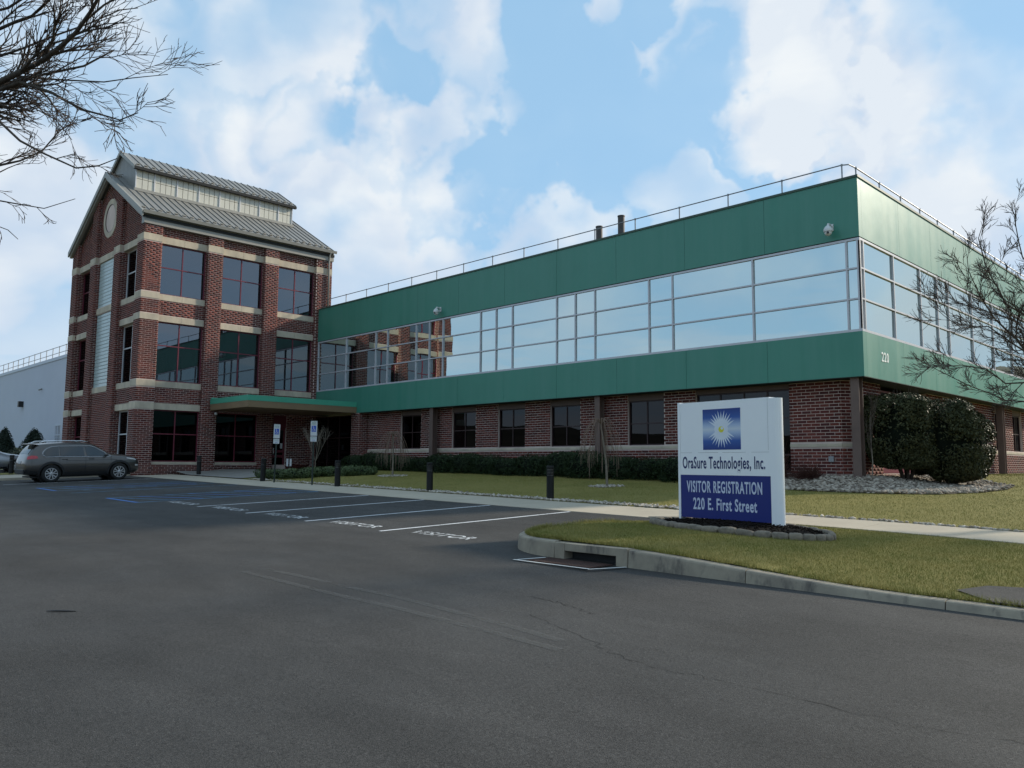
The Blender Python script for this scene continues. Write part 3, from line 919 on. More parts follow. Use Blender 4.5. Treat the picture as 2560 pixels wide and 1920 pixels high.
hatch(-16.45, -13.96, 7, ('paint_teal', 'paint_blue'))
hatch(-24.0, -21.6, 7, ('paint_teal', 'paint_blue'))
strip('stall_line', [(-19.9, -16.0), (-19.85, -10.2)], 0.09, lot, 'paint_teal', parking_lot, 0.005)
for xc in (-18.1, -20.9):
    o = text_obj('visitor_lettering', 'VAN', 0.42, (xc, -15.2, float(lot(xc, -15.2)) + 0.006), (1, 0, -0.015), (0, 1, 0.035), 'paint_old', parking_lot, xscale=1.0, bold=0.004, extrude=0.0)
def curve_pts(P, n=24):
    P = np.array(P, float); t = np.linspace(0, len(P) - 1, n); i = np.clip(t.astype(int), 0, len(P) - 2)
    out = []
    for q, k in zip(t, i):
        p0, p1, p2, p3 = P[max(k - 1, 0)], P[k], P[k + 1], P[min(k + 2, len(P) - 1)]; u = q - k
        out.append(0.5 * ((2 * p1) + (-p0 + p2) * u + (2 * p0 - 5 * p1 + 4 * p2 - p3) * u * u + (-p0 + 3 * p1 - 3 * p2 + p3) * u ** 3))
    return out
def lot_px(px, py):
    r = CW + CR * (px - 1280) / FPX - CU * (py - 960) / FPX
    t = (-0.45 - 0.015 * CAMPOS[0] + 0.035 * CAMPOS[1] - CAMPOS[2]) / (r[2] + 0.015 * r[0] - 0.035 * r[1]); return (CAMPOS + r * t)[:2]
for way in ([(608, 1429), (700, 1452), (845, 1488), (984, 1519), (1088, 1545), (1280, 1594), (1400, 1626)], [(665, 1423), (770, 1445), (868, 1467), (1007, 1497), (1140, 1531), (1280, 1568), (1400, 1602)]):
    strip('tyre_scuff', curve_pts([lot_px(*q) for q in way], 40), .10, lot, 'scuff', parking_lot, 0.004)
def crack(P, w):
    pts = curve_pts(P, 60); pts = [p + rng.normal(0, 0.022, 2) for p in pts]
    strip('asphalt_crack', pts, w, lot, 'crack', parking_lot, 0.003, taper=np.clip(rng.uniform(0.2, 1.4, 60), 0.15, 2))
crack([(3.3, -17.95), (3.8, -18.0), (4.35, -18.15)], .006)
crack([(3.9, -18.6), (5.0, -19.0), (5.8, -19.25), (6.4, -19.2), (7.5, -19.2), (8.6, -19.0)], .005)

# ------------------------------------------------------------------ brick laying
CH, BL, JT, PR = 0.1016, 0.3048, 0.018, 0.008
class Bricks:
    def __init__(self): self.r = []
    def lay(self, T, a0, a1, b0, b1, c, holes=(), lim=None):
        O, u, n = T
        for k in range(int(math.floor((b0 + 1e-4) / CH)), int(math.ceil((b1 - 1e-4) / CH))):
            z0 = max(k * CH, b0) + JT / 2; z1 = min((k + 1) * CH, b1) - JT / 2
            if z1 - z0 < 0.02: continue
            zm = (z0 + z1) / 2
            lo, hi = (a0, a1) if lim is None else lim(z1)
            lo = max(lo, a0); hi = min(hi, a1)
            if hi - lo < 0.05: continue
            free = [(lo, hi)]
            for (h0, h1, hz0, hz1) in holes:
                if hz0 < zm < hz1:
                    nf = []
                    for f0, f1 in free:
                        if h0 > f0: nf.append((f0, min(f1, h0)))
                        if h1 < f1: nf.append((max(f0, h1), f1))
                    free = [f for f in nf if f[1] - f[0] > 0.02]
            off = (0.0 if k % 2 else BL / 2)
            for f0, f1 in free:
                j = math.floor((f0 - off) / BL)
                while off + j * BL < f1:
                    p0 = max(off + j * BL + (JT / 2), f0 + 0.001); p1 = min(off + (j + 1) * BL - (JT / 2), f1 - 0.001)
                    if p1 - p0 > 0.03: self.r.append((O, u, n, p0, p1, z0, z1, c))
                    j += 1
    def finish(self, parent, limit=300):
        full = []; rest = []
        for r in self.r:
            O, u, n, a0, a1, z0, z1, c = r
            ctr = np.array([O[0] + u[0] * (a0 + a1) / 2 + n[0] * c, O[1] + u[1] * (a0 + a1) / 2 + n[1] * c, O[2] + (z0 + z1) / 2])
            v = CAMPOS - ctr; d = np.linalg.norm(v)
            size = max(0, v @ np.array(n)) / d / d ** 2
            if abs((a1 - a0) - (BL - JT)) < 1e-3 and abs((z1 - z0) - (CH - JT)) < 1e-3: full.append((size, r, ctr))
            else: rest.append(r)
        full.sort(key=lambda q: -q[0])
        L, H = (BL - JT) / 2, (CH - JT) / 2
        b = MB(); b.box(-L, L, -PR, 0.012, -H, H)
        me = bpy.data.meshes.new('brick'); me.from_pydata(b.v, [], b.f)
        bm = bmesh.new(); bm.from_mesh(me); bmesh.ops.recalc_face_normals(bm, faces=bm.faces); bm.to_mesh(me); bm.free()
        for _, r, ctr in full[:limit]:
            o = link('brick', me, 'brick', parent, ctr)
            o.rotation_euler = (0, 0, math.atan2(r[1][1], r[1][0]))
        rest += [q[1] for q in full[limit:]]
        A = np.array([(*r[0], *r[1], *r[2], r[3], r[4], r[5], r[6], r[7]) for r in rest])
        O, U, Nn = A[:, 0:3], A[:, 3:6], A[:, 6:9]
        V = []
        for c_ in (-0.012, PR):
            for (ia, ib) in ((0, 0), (1, 0), (1, 1), (0, 1)):
                a = A[:, 9 + ia][:, None]; z = A[:, 11 + ib][:, None]
                V.append(O + U * a + Nn * (A[:, 13][:, None] + c_) + np.array([0, 0, 1.0]) * z)
        V = np.stack(V, 1).reshape(-1, 3)
        base = np.arange(len(rest))[:, None, None] * 8
        q = np.array([(4, 5, 6, 7), (0, 1, 5, 4), (1, 2, 6, 5), (2, 3, 7, 6), (3, 0, 4, 7)])
        Fq = (base + q[None]).reshape(-1, 4)
        c = V.mean(0)
        o = link('brickwork', mesh_np('brickwork', V - c, Fq), 'brick', parent, c)
        kind(o, 'stuff')

def window(parent, T, a0, a1, b0, b1, c, vs, hs, frame, glass, fw=0.05, depth=0.08, mw=None, tilt=0.0, name='window'):
    """frame and bars in one mesh, every pane a part of it"""
    mw = mw or fw
    b = MB()
    b.fbox(T, a0, a0 + fw, b0, b1, c - depth, c); b.fbox(T, a1 - fw, a1, b0, b1, c - depth, c)
    b.fbox(T, a0 + fw, a1 - fw, b0, b0 + fw, c - depth, c - .002); b.fbox(T, a0 + fw, a1 - fw, b1 - fw, b1, c - depth, c - .002)
    for v in vs: b.fbox(T, v - mw / 2, v + mw / 2, b0 + fw, b1 - fw, c - depth + .004, c - .004)
    av = [a0 + fw] + [x for v in vs for x in (v - mw / 2, v + mw / 2)] + [a1 - fw]
    for h in hs:
        for k in range(0, len(av), 2): b.fbox(T, av[k], av[k + 1], h - mw / 2, h + mw / 2, c - depth + .006, c - .006)
    w = b.build(name, frame, parent)
    bv = [b0 + fw] + [x for h in hs for x in (h - mw / 2, h + mw / 2)] + [b1 - fw]
    for i in range(0, len(av), 2):
        for j in range(0, len(bv), 2):
            p = MB().fbox(T, av[i] + .001, av[i + 1] - .001, bv[j] + .001, bv[j + 1] - .001, c - depth * .6, c - depth * .6 + 0.012).build('pane', glass, w)
            if tilt:
                p.rotation_euler = (random.gauss(0, tilt), random.gauss(0, tilt), random.gauss(0, tilt))
    return w

# ------------------------------------------------------------------ brick tower
tower = tag(empty('brick_tower', (-37.15, -4.6, -0.2)), 'three-storey red brick entrance tower with grey gabled metal roof and clerestory', 'tower')
TR = ((-31.41, 0, 0), (0, 1, 0), (1, 0, 0))
TG = ((0, -10.05, 0), (1, 0, 0), (0, -1, 0))
XC, XL, XR, YF, YB = -37.155, -42.90, -31.41, -10.05, 0.84
PIER_R = [(-10.05, -9.14), (-6.71, -5.90), (-3.44, -2.62), (-0.19, 0.84)]
BAY_R = [(-9.14, -6.71), (-5.90, -3.44), (-2.62, -0.19)]
PIER_G = [(-42.90, -42.05), (-39.53, -38.66), (-35.68, -34.81), (-32.27, -31.41)]
BAY_G = [(-42.05, -39.53), (-38.66, -35.68), (-34.81, -32.27)]
REC = -0.20
SPAN = [(-0.45, 0.24), (2.99, 4.43), (7.48, 8.89), (11.53, 12.9)]      # solid brick between the windows
WINZ = [(0.36, 2.99, 1.77), (4.43, 7.48, 6.27), (8.89, 11.53, 10.31)]
roofz = lambda x: 13.02 + 0.583 * (abs(-31.41 - XC) - abs(x - XC))
BT = Bricks()
b = MB()
for (y0, y1) in PIER_R[1:]: b.fbox(TR, y0, y1, -0.5, 12.9, -0.6, 0)
b.box(-32.27, -31.41, -10.05, -9.14, -0.5, 12.9)
for i, (y0, y1) in enumerate(BAY_R):
    for (z0, z1) in SPAN:
        b.fbox(TR, y0 + .001, y1 - .001, z0 + .001, z1 - .001, -0.55, REC)
b.build('wall', 'mortar', tower)
for i, (y0, y1) in enumerate(PIER_R):
    BT.lay(TR, y0 - (0.010 if i == 0 else 0), y1, -0.4, 12.36, 0.0, [(-11, 2, 11.52, 11.90)] + ([(-11, -9.0, 8.57, 8.90), (-11, -9, 7.47, 7.80), (-11, -9, 4.11, 4.44), (-11, -9, 2.98, 3.32)] if i == 0 else []))
    for ys, nn in ((y0, -1), (y1, 1)):
        if nn == -1 and i > 0:
            BT.lay(((0, ys, 0), (1, 0, 0), (0, -1, 0)), -31.72, -31.41, -0.4, 12.36, 0.0, [(-32, -31, 11.52, 11.90)])
        if nn == 1 and i < 3:
            BT.lay(((0, ys, 0), (1, 0, 0), (0, 1, 0)), -31.72, -31.41, -0.4, 12.36, 0.0, [(-32, -31, 11.52, 11.90)])
for i, (y0, y1) in enumerate(BAY_R):
    for k, (z0, z1) in enumerate(SPAN):
        hz = [(0, 0, 0, 0)]
        if k == 0: zz = (z0, z1)
        if k == 1: zz = (3.31 if i == 0 else 2.99, 4.12)
        if k == 2: zz = (7.79, 8.58)
        if k == 3: zz = (11.89, 12.36)
        if k == 0 and i == 2: continue
        BT.lay(TR, y0, y1, zz[0], zz[1], REC)
# gable side
b = MB()
for j, (x0, x1) in enumerate(PIER_G[:3]):
    top0, top1 = roofz(x0) - 0.25, roofz(x1) - 0.25
    b.prism([(x0, YF, -0.5), (x1, YF, -0.5), (x1, YF, top1), (x0, YF, top0)], (0, 0.6, 0))
for j, (x0, x1) in enumerate(BAY_G):
    yb = YF + 0.20
    for (z0, z1) in (SPAN if j != 1 else [(-0.45, 4.43), (8.55, 8.93)]):
        if z1 > 12: continue
        b.box(x0 + .001, x1 - .001, yb, yb + .35, z0 + .001, z1 - .001)
    xm = [x0 + .001, XC, x1 - .001] if j == 1 else [x0 + .001, x1 - .001]
    b.prism([(xm[0], yb, 11.54)] + [(xm[-1], yb, 11.54)] + [(x, yb, roofz(x) - 0.2) for x in xm[::-1]], (0, 0.35, 0))
b.build('wall', 'mortar', tower)
lim = lambda z: (XC - (abs(-31.41 - XC) - (z + 0.25 - 13.02) / 0.583) if z > 12.7 else -99, XC + (abs(-31.41 - XC) - (z + 0.25 - 13.02) / 0.583) if z > 12.7 else 99)
ring = (XC, 13.88, 1.10)
for j, (x0, x1) in enumerate(PIER_G):
    hs = [(-99, 0, 11.52, 11.90)]
    if j in (0, 3): hs += [(-99, 0, 8.57, 8.90), (-99, 0, 7.47, 7.80), (-99, 0, 4.11, 4.44), (-99, 0, 2.98, 3.32)]
    BT.lay(TG, x0, x1 + (0.010 if j == 3 else 0), -0.4, 16.4, 0.0, hs, lim)
    if j in (0, 1, 2):
        BT.lay(((x1, 0, 0), (0, 1, 0), (1, 0, 0)), YF, YF + 0.42, -0.4, min(roofz(x1) - 0.3, 16), 0.0, [(-99, 9, 11.52, 11.90)])
for j, (x0, x1) in enumerate(BAY_G):
    zr = [(-0.4, 0.24), (3.31, 4.12), (7.79, 8.58), (11.89, 16.6)] if j != 1 else [(-0.4, 4.12), (11.89, 16.6)]
    for (z0, z1) in zr:
        if z1 > 16 and j == 1:      # bricks stop round the circular window
            for k in range(int(z0 / CH), int(z1 / CH) + 1):
                q0, q1 = max(k * CH, z0), min((k + 1) * CH, z1)
                if q1 <= q0: continue
                zm = (q0 + q1) / 2; dd = ring[2] ** 2 - (zm - ring[1]) ** 2
                ho = [(ring[0] - math.sqrt(dd), ring[0] + math.sqrt(dd), q0, q1)] if dd > 0 else []
                BT.lay(TG, x0, x1, q0, q1, -0.20, ho, lim)
        else:
            BT.lay(TG, x0, x1, z0, z1, -0.20, (), lim)
BT.finish(tower)
# stone bands
def stone(T, a0, a1, b0, b1, c, halves=False):
    if halves:
        m = (a0 + a1) / 2
        for p, q in ((a0, m - .004), (m + .004, a1)): MB().fbox(T, p, q, b0, b1, c - .12, c + .022).build('stone_band', 'limestone', tower, bevel=.004)
    else: MB().fbox(T, a0, a1, b0, b1, c - .12, c + .022).build('stone_band', 'limestone', tower, bevel=.004)
BANDS = [(2.99, 3.31), (4.12, 4.43), (7.48, 7.79), (8.58, 8.89), (11.53, 11.89)]
for (z0, z1) in BANDS:
    top = z0 > 11
    for i, (y0, y1) in enumerate(BAY_R):
        if z0 < 3.2 and i > 0: continue
        stone(TR, y0 + .003, y1 - .003, z0, z1, REC, True)
    for i, (y0, y1) in enumerate(PIER_R):
        if i == 0: MB().box(-32.27, -31.388, -10.072, -9.14, z0, z1).build('stone_band', 'limestone', tower, bevel=.004)
        elif top: stone(TR, y0 - .02, y1 + (.02 if i < 3 else 0), z0, z1, 0.0)
    for j, (x0, x1) in enumerate(BAY_G):
        if j == 1 and z0 < 3.2: continue
        if j == 1 and 7 < z0 < 8: continue
        stone(TG, x0 + .003, x1 - .003, z0, z1, -0.20, j != 1)
    for j, (x0, x1) in enumerate(PIER_G[:3]):
        if top or j == 0: stone(TG, x0 - .02, x1 + .02, z0, z1, 0.0)
for (y0, y1) in BAY_R[:2]: stone(TR, y0 + .003, y1 - .003, 0.24, 0.36, REC + .03)
# windows
for i, (y0, y1) in enumerate(BAY_R):
    for k, (z0, z1, zm) in enumerate(WINZ):
        if k == 0 and i == 2: continue
        window(tower, TR, y0, y1, z0 + .002, z1 - .002, -0.33, [(y0 + y1) / 2], [zm], 'burgundy', 'tower_glass' if k else 'dark_glass', 0.055, 0.09, 0.05)
for j in (0, 2):
    x0, x1 = BAY_G[j]
    for k, (z0, z1, zm) in enumerate(WINZ):
        window(tower, TG, x0, x1, z0 + .002, z1 - .002, -0.42, [(x0 + x1) / 2], [zm], 'white_frame' if j == 2 else 'burgundy', 'dark_glass', 0.06, 0.10, 0.06)  # right bay frames coloured white to imitate lit reflection on them
stone(TG, BAY_G[0][0] + .003, BAY_G[0][1] - .003, 0.24, 0.36, -.17); stone(TG, BAY_G[2][0] + .003, BAY_G[2][1] - .003, 0.24, 0.36, -.17)
# glass block panels, one part per course
x0, x1 = BAY_G[1]
for (z0, z1) in ((4.43, 8.55), (8.91, 11.53)):
    nrow = round((z1 - z0) / 0.2); hrow = (z1 - z0) / nrow; ncol = 15; wc = (x1 - x0) / ncol
    for r in range(nrow):
        b = MB()
        for q in range(ncol):
            X0, X1, Z0, Z1 = x0 + q * wc + .005, x0 + (q + 1) * wc - .005, z0 + r * hrow + .008, z0 + (r + 1) * hrow - .008
            y = YF + 0.26; b.add([(X0, y, Z0), (X1, y, Z0), (X1, y, Z1), (X0, y, Z1), (X0 + .015, y - .012, Z0 + .015), (X1 - .015, y - .012, Z0 + .015), (X1 - .015, y - .012, Z1 - .015), (X0 + .015, y - .012, Z1 - .015)],
                                 [(4, 5, 6, 7), (0, 1, 5, 4), (1, 2, 6, 5), (2, 3, 7, 6), (3, 0, 4, 7)])
        b.build('glass_block_course', 'glass_block', tower)
    MB().box(x0 + .001, x1 - .001, YF + .262, YF + .34, z0 + .002, z1 - .002).build('glass_block_mortar', 'zinc', tower)
# circular gable window
def disc_ring(cx, cz, r0, r1, y0, y1, name, mat, parent, seg=40):
    b = MB()
    for k in range(seg):
        a0, a1 = 2 * math.pi * k / seg, 2 * math.pi * (k + 1) / seg
        P = lambda r, a, y: (cx + r * math.cos(a), y, cz + r * math.sin(a))
        b.add([P(r0, a0, y0), P(r1, a0, y0), P(r1, a1, y0), P(r0, a1, y0), P(r0, a0, y1), P(r1, a0, y1), P(r1, a1, y1), P(r0, a1, y1)],
              [(0, 1, 2, 3), (1, 5, 6, 2), (0, 3, 7, 4)])
    return b.build(name, mat, parent, fix=False)
rw = disc_ring(ring[0], ring[1], 0.80, 1.09, YF + .165, YF + .40, 'round_window', 'limestone', tower)
MB().lathe((ring[0], YF + .44, ring[1]), [(0.80, 0), (0.80, 0.02)], 40, (0, 1, 0)).build('pane', 'round_pane', rw)
disc_ring(ring[0], ring[1], 0.77, 0.80, YF + .17, YF + .44, 'reveal', 'dark_frame', rw)  # dark lining ring, shade inside the round opening put into its colour
# roofs: seams and strips each their own part
roof = empty('roof', (XC, -4.6, 13), tower)
EX = 0.30; SL = 0.583
def roof_side(sgn, y0, y1, x_ridge, z_ridge, x_eave, z_eave, parent, pitch=0.41, guard=True):
    n = max(1, round((y1 - y0) / pitch)); w = (y1 - y0) / n
    me = None
    for k in range(n):
        a, c = y0 + k * w, y0 + (k + 1) * w
        b = MB()
        nx, nz = (z_ridge - z_eave), abs(x_eave - x_ridge); l = math.hypot(nx, nz); nx = nx / l * (1 if sgn > 0 else -1); nz = nz / l
        th = 0.05
        b.add([(x_ridge, a, z_ridge), (x_eave, a, z_eave), (x_eave, c, z_eave), (x_ridge, c, z_ridge)] + [(x_ridge - nx * th, a, z_ridge - nz * th), (x_eave - nx * th, a, z_eave - nz * th), (x_eave - nx * th, c, z_eave - nz * th), (x_ridge - nx * th, c, z_ridge - nz * th)],
              [(0, 1, 2, 3), (7, 6, 5, 4), (1, 5, 6, 2), (0, 4, 5, 1), (2, 6, 7, 3)])
        p = b.build('roof_strip', 'zinc', parent)
    for k in range(n + 1):
        a = y0 + k * w
        b = MB(); hh = 0.038
        b.add([(x_ridge, a - .013, z_ridge), (x_eave, a - .013, z_eave), (x_eave, a + .013, z_eave), (x_ridge, a + .013, z_ridge)] + [(x_ridge + nx * hh, a - .010, z_ridge + nz * hh), (x_eave + nx * hh, a - .010, z_eave + nz * hh), (x_eave + nx * hh, a + .010, z_eave + nz * hh), (x_ridge + nx * hh, a + .010, z_ridge + nz * hh)],
              [(4, 5, 6, 7), (0, 1, 5, 4), (1, 2, 6, 5), (2, 3, 7, 6), (3, 0, 4, 7)])
        b.build('roof_seam', 'seam_shade', parent)
        if guard and k < n:
            for t, off in ((0.90, 0.5),):
                X = x_ridge + (x_eave - x_ridge) * t; Z = z_ridge + (z_eave - z_ridge) * t; Y = a + w * off
                g_ = MB(); g_.box(X - .05, X + .05, Y - .09, Y + .09, Z + .02, Z + .07); g_.build('snow_guard', 'zinc_trim', parent)
xe_r, xe_l = -31.18, -43.13
ze = 13.02 - SL * 0.23
zr_main = 13.02 + SL * abs(-31.41 - XC)
roof_side(1, -10.22, 0.95, XC, zr_main, xe_r, ze, roof)
roof_side(-1, -10.22, 0.95, XC, zr_main, xe_l, ze, roof, guard=False)
b = MB()   # rake boards on the gable
for sx, xe in ((1, xe_r), (-1, xe_l)):
    b.prism([(XC, -10.30, zr_main + .06), (xe, -10.30, ze + .06), (xe, -10.30, ze - .22), (XC, -10.30, zr_main - .24)], (0, 0.09, 0))
    b.prism([(XC, -10.215, zr_main - .14), (xe - sx * .12, -10.215, ze - .10), (xe - sx * .12, -10.215, ze - .30), (XC, -10.215, zr_main - .36)], (0, 0.16, 0))
b.build('rake_board', 'zinc_trim', roof)
MB().tube([(XC, -10.3, zr_main + .04), (XC, 1.0, zr_main + .04)], 0.05, 8).build('ridge_cap', 'zinc_trim', roof)
MB().fbox(TR, -10.10, 0.90, 12.36, 12.86, -0.3, 0.07).build('frieze_board', 'zinc_trim', tower)
b = MB(); b.prism([(-31.34, -10.24, 12.86), (-31.12, -10.24, 12.80), (-31.08, -10.24, 12.96), (-31.12, -10.24, 12.96), (-31.15, -10.24, 12.86), (-31.34, -10.24, 12.90)], (0, 11.2, 0)); b.build('gutter', 'zinc_trim', tower)
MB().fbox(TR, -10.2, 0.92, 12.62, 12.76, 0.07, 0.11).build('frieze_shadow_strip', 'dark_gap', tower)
MB().tube([(-31.15, 0.58, 12.86), (-31.30, 0.58, 12.6), (-31.32, 0.58, 12.3), (-31.32, 0.58, 9.3)], 0.055, 8).build('downspout', 'zinc_trim', tower, smooth=True)
# clerestory
cl = empty('clerestory', (XC, -4.7, 15.0), tower)
XM, YM0, YM1 = -34.95, -9.43, 0.04
zbase = 13.02 + SL * abs(-31.41 - XM)
ZT = 16.32
xl_m = 2 * XC - XM
b = MB(); b.prism([(xl_m + .02, YM0 + .02, 14.9), (XM - .06, YM0 + .02, 14.9), (XM - .06, YM0 + .02, ZT + .05), (XC, YM0 + .02, 17.6), (xl_m + .02, YM0 + .02, ZT + .05)], (0, YM1 - YM0 - .04, 0)); b.build('clerestory_core', 'vent_pipe', cl)
for k in range(7):
    a = xl_m + (XM - xl_m) * k / 7; c = xl_m + (XM - xl_m) * (k + 1) / 7
    tp = lambda x: 16.5 + 0.6 * (abs(XM - XC) - abs(x - XC)) - .03
    pts = [(a + .006, YM0, 15.0), (c - .006, YM0, 15.0), (c - .006, YM0, tp(c - .006))] + ([(XC, YM0, tp(XC))] if a < XC < c else []) + [(a + .006, YM0, tp(a + .006))]
    MB().prism(pts, (0, 0.019, 0)).build('end_panel', 'zinc', cl)
MB().box(XM - .12, XM + .10, YM0 - .05, YM1 + .08, zbase - .03, zbase + .13).build('clerestory_sill', 'zinc_trim', cl)
ms = [YM0 + .03, -8.41, -7.16, -5.91, -4.68, -3.43, -2.17, -0.92, YM1 - .03]
TC = ((XM, 0, 0), (0, 1, 0), (1, 0, 0))
for k in range(8):
    a, c = ms[k], ms[k + 1]
    nn = 3 if k in (0, 7) else 4
    b = MB(); z0, z1 = zbase + .13, ZT - .02
    for q in range(nn):
        for r in range(2):
            p0 = a + .03 + (c - a - .06) * q / nn + .013; p1 = a + .03 + (c - a - .06) * (q + 1) / nn - .013
            q0 = z0 + (z1 - z0) * r / 2 + .013; q1 = z0 + (z1 - z0) * (r + 1) / 2 - .013
            b.fbox(TC, p0, p1, q0, q1, -.02, .012)
    b.build('translucent_panel', 'kalwall', cl)
    MB().fbox(TC, a - .028, a + .028, z0, z1, -.03, .05).build('clerestory_mullion', 'white_frame', cl)
MB().fbox(TC, ms[-1] - .028, ms[-1] + .028, zbase + .13, ZT - .02, -.03, .05).build('clerestory_mullion', 'white_frame', cl)
MB().fbox(TC, YM0, YM1, ZT - .02, ZT + .05, -.03, .06).build('clerestory_head', 'zinc_trim', cl)
mz_r = 16.52 + 0.6 * abs(XM - XC)
roof_side(1, -9.52, 0.16, XC, mz_r, XM + .22, 16.52 - .132, cl, pitch=0.42)
roof_side(-1, -9.52, 0.16, XC, mz_r, xl_m - .22, 16.52 - .132, cl, pitch=0.42, guard=False)
b = MB()
for sx, xe in ((1, XM + .22), (-1, xl_m - .22)):
    b.prism([(XC, -9.60, mz_r + .05), (xe, -9.60, 16.43), (xe, -9.60, 16.22), (XC, -9.60, mz_r - .19)], (0, 0.09, 0))
b.build('rake_board', 'zinc_trim', cl)
MB().box(XM + .08, XM + .26, -9.56, 0.2, 16.22, 16.37).build('clerestory_gutter', 'dark_gap', cl)
# body behind the walls and rooms seen through the glass
b = MB()
b.box(XL, XL + .3, YF + .6, YB, -.5, 12.9); b.box(XL + .3, XR - .62, YB - .3, YB, -.5, 12.9)
b.build('back_wall', 'brick', tower)
b = MB()
for z0, z1 in ((-0.4, -0.12), (3.35, 3.9), (7.85, 8.5)): b.box(XL + .32, XR - .6, YF + .62, YB - .32, z0, z1)
b.build('floor', 'dark_floor', tower)
b = MB(); b.box(-36.6, -36.4, YF + .7, YB - .4, -.1, 3.3); b.box(-37.6, -37.4, YF + .7, YB - .4, 3.92, 7.84); b.box(-40.6, -40.4, YF + .7, -5.0, 8.52, 12.4)
b.box(XL + .32, XR - .6, YF + .62, YB - .32, 12.0, 12.2); b.box(XL + .33, XR - .6, -1.0, -0.9, 8.52, 12.0)
b.build('inner_wall', 'plaster', tower)
for (ya, yb_) in ((-8.35, -7.7), (-7.55, -6.95), (-5.6, -5.1)):
    b = MB(); n = 22; pts = [(-32.3 + 0.05 * math.sin(k * 1.9), ya + (yb_ - ya) * k / n) for k in range(n + 1)]
    for k in range(n): b.add([(*pts[k], 4.5), (*pts[k + 1], 4.5), (*pts[k + 1], 7.35), (*pts[k], 7.35)], [(0, 1, 2, 3)])
    b.build('curtain', 'curtain', tower, fix=False)
for y in (-8.75, -8.15, -7.45, -6.9): MB().lathe((-32.9, y, 2.78), [(0.035, 0), (0.035, 0.02)], 10).build('downlight', 'downlight', tower)
# entrance: recessed burgundy doors, red brick return and canopy
MB().fbox(TR, -1.69, -0.19, -.45, 2.99, -0.55, REC + .0).build('wall', 'mortar', tower)
BE = Bricks(); BE.lay(TR, -1.69, -0.19, -0.4, 2.99, REC); BE.finish(tower, 0)
MB().fbox(TR, -2.62, -1.69, 2.30, 2.99, -0.55, REC - .02).build('door_head', 'burgundy_door', tower)
door = window(tower, TR, -2.60, -1.70, -0.10, 2.30, -0.32, [], [0.72, 1.0], 'burgundy_door', 'dark_glass', 0.11, 0.08, 0.14, name='door')
MB().tube([(-31.72, -2.42, 0.8), (-31.66, -2.42, 0.85), (-31.66, -2.42, 1.15), (-31.72, -2.42, 1.2)], 0.014, 8).build('handle', 'chrome', door)
MB().fbox(TR, -2.0, -1.86, 1.15, 1.45, -.30, -.285).build('notice', 'plate_white', door)
canopy = empty('entrance_canopy', (-29.2, -3.1, 3.1), tower)
CX0, CX1, CY0, CY1 = -31.36, -27.15, -6.28, 0.0
MB().box(CX0, CX1, CY0, CY1 - .01, 3.07, 3.385).build('bronze_fascia', 'bronze', canopy)
b = MB(); t = .05
b.box(CX0, CX1 + .012, CY0 - .012, CY0 + t, 3.388, 3.66); b.box(CX1 - t, CX1 + .012, CY0 + t, CY1 - .01, 3.388, 3.66); b.box(CX0, CX0 + .04, CY0 + t, CY1 - .3, 3.66, 3.74)
b.box(CX0, CX0 + .04, CY0 + .06, CY0 + .14, 3.388, 3.66)
b.build('green_upstand', 'canopy_green', canopy)
MB().box(CX0 + .06, CX1 - .06, CY0 + .06, CY1 - .05, 3.388, 3.42).build('canopy_roof', 'zinc', canopy)
lamp = tag(empty('wall_lamp', (-31.30, -6.0, 2.9)), 'small white globe lamp on brick pier under the green canopy edge', 'lamp')
MB().lathe((-31.26, -6.0, 2.82), [(0.02, -.0), (0.07, 0.03), (0.085, 0.09), (0.06, 0.15), (0.03, 0.17)], 14).build('globe', 'camera_white', lamp, smooth=True)
MB().box(-31.40, -31.28, -6.03, -5.97, 2.95, 3.0).build('arm', 'black', lamp)

# ------------------------------------------------------------------ office wing
wing = tag(empty('office_wing', (-15.6, 3, 0)), 'long two-storey office wing with green cladding bands and mirrored ribbon windows', 'office building')
WF = ((0, 0.0, 0), (1, 0, 0), (0, -1, 0)); WR = ((0, 0, 0), (0, 1, 0), (1, 0, 0))
YE = 44.0; XW = -31.36
def cladding(z0, z1):
    n = 10
    for k in range(n):
        a, c = XW + (0 - XW) * k / n, XW + (0 - XW) * (k + 1) / n
        MB().fbox(WF, a + .005, c - (.005 if k < n - 1 else 0), z0, z1, -.25, 0).build('cladding_panel', 'green_panel', wing)
    m = 14
    for k in range(m):
        a, c = 0.251 + (YE - .251) * k / m, 0.251 + (YE - .251) * (k + 1) / m
        MB().fbox(WR, a + .005, c - .005, z0, z1, -.25, 0).build('cladding_panel', 'green_panel', wing)
cladding(7.42, 9.30); cladding(3.08, 4.46)
b = MB(); b.box(XW, 0.03, -.03, .30, 9.302, 9.375); b.box(-.30, .03, .30, YE, 9.302, 9.375); b.build('parapet_cap', 'vent_pipe', wing)
material('cap_green', (0.05, 0.085, 0.06), rough=0.55); wing.children[-1].data.materials.clear(); wing.children[-1].data.materials.append(MATS['cap_green'])
b = MB(); b.box(XW, -.02, .02, .2, 7.385, 7.418); b.box(-.2, -.02, .2, YE, 7.385, 7.418); b.build('shadow_gap', 'dark_gap', wing)
b = MB(); b.box(XW, -.3, .3, 30, 3.2, 9.1); b.build('core', 'dark_gap', wing)  # dark filler body, added inside the wing to stop light leaks
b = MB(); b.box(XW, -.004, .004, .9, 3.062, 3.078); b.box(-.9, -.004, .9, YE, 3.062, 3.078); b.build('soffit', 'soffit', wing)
MX = [-31.30, -28.37, -25.54, -24.48, -22.05, -21.0, -19.96, -17.27, -16.23, -15.19, -12.56, -11.53, -10.5, -7.88, -6.83, -3.61, -0.42, -0.03]
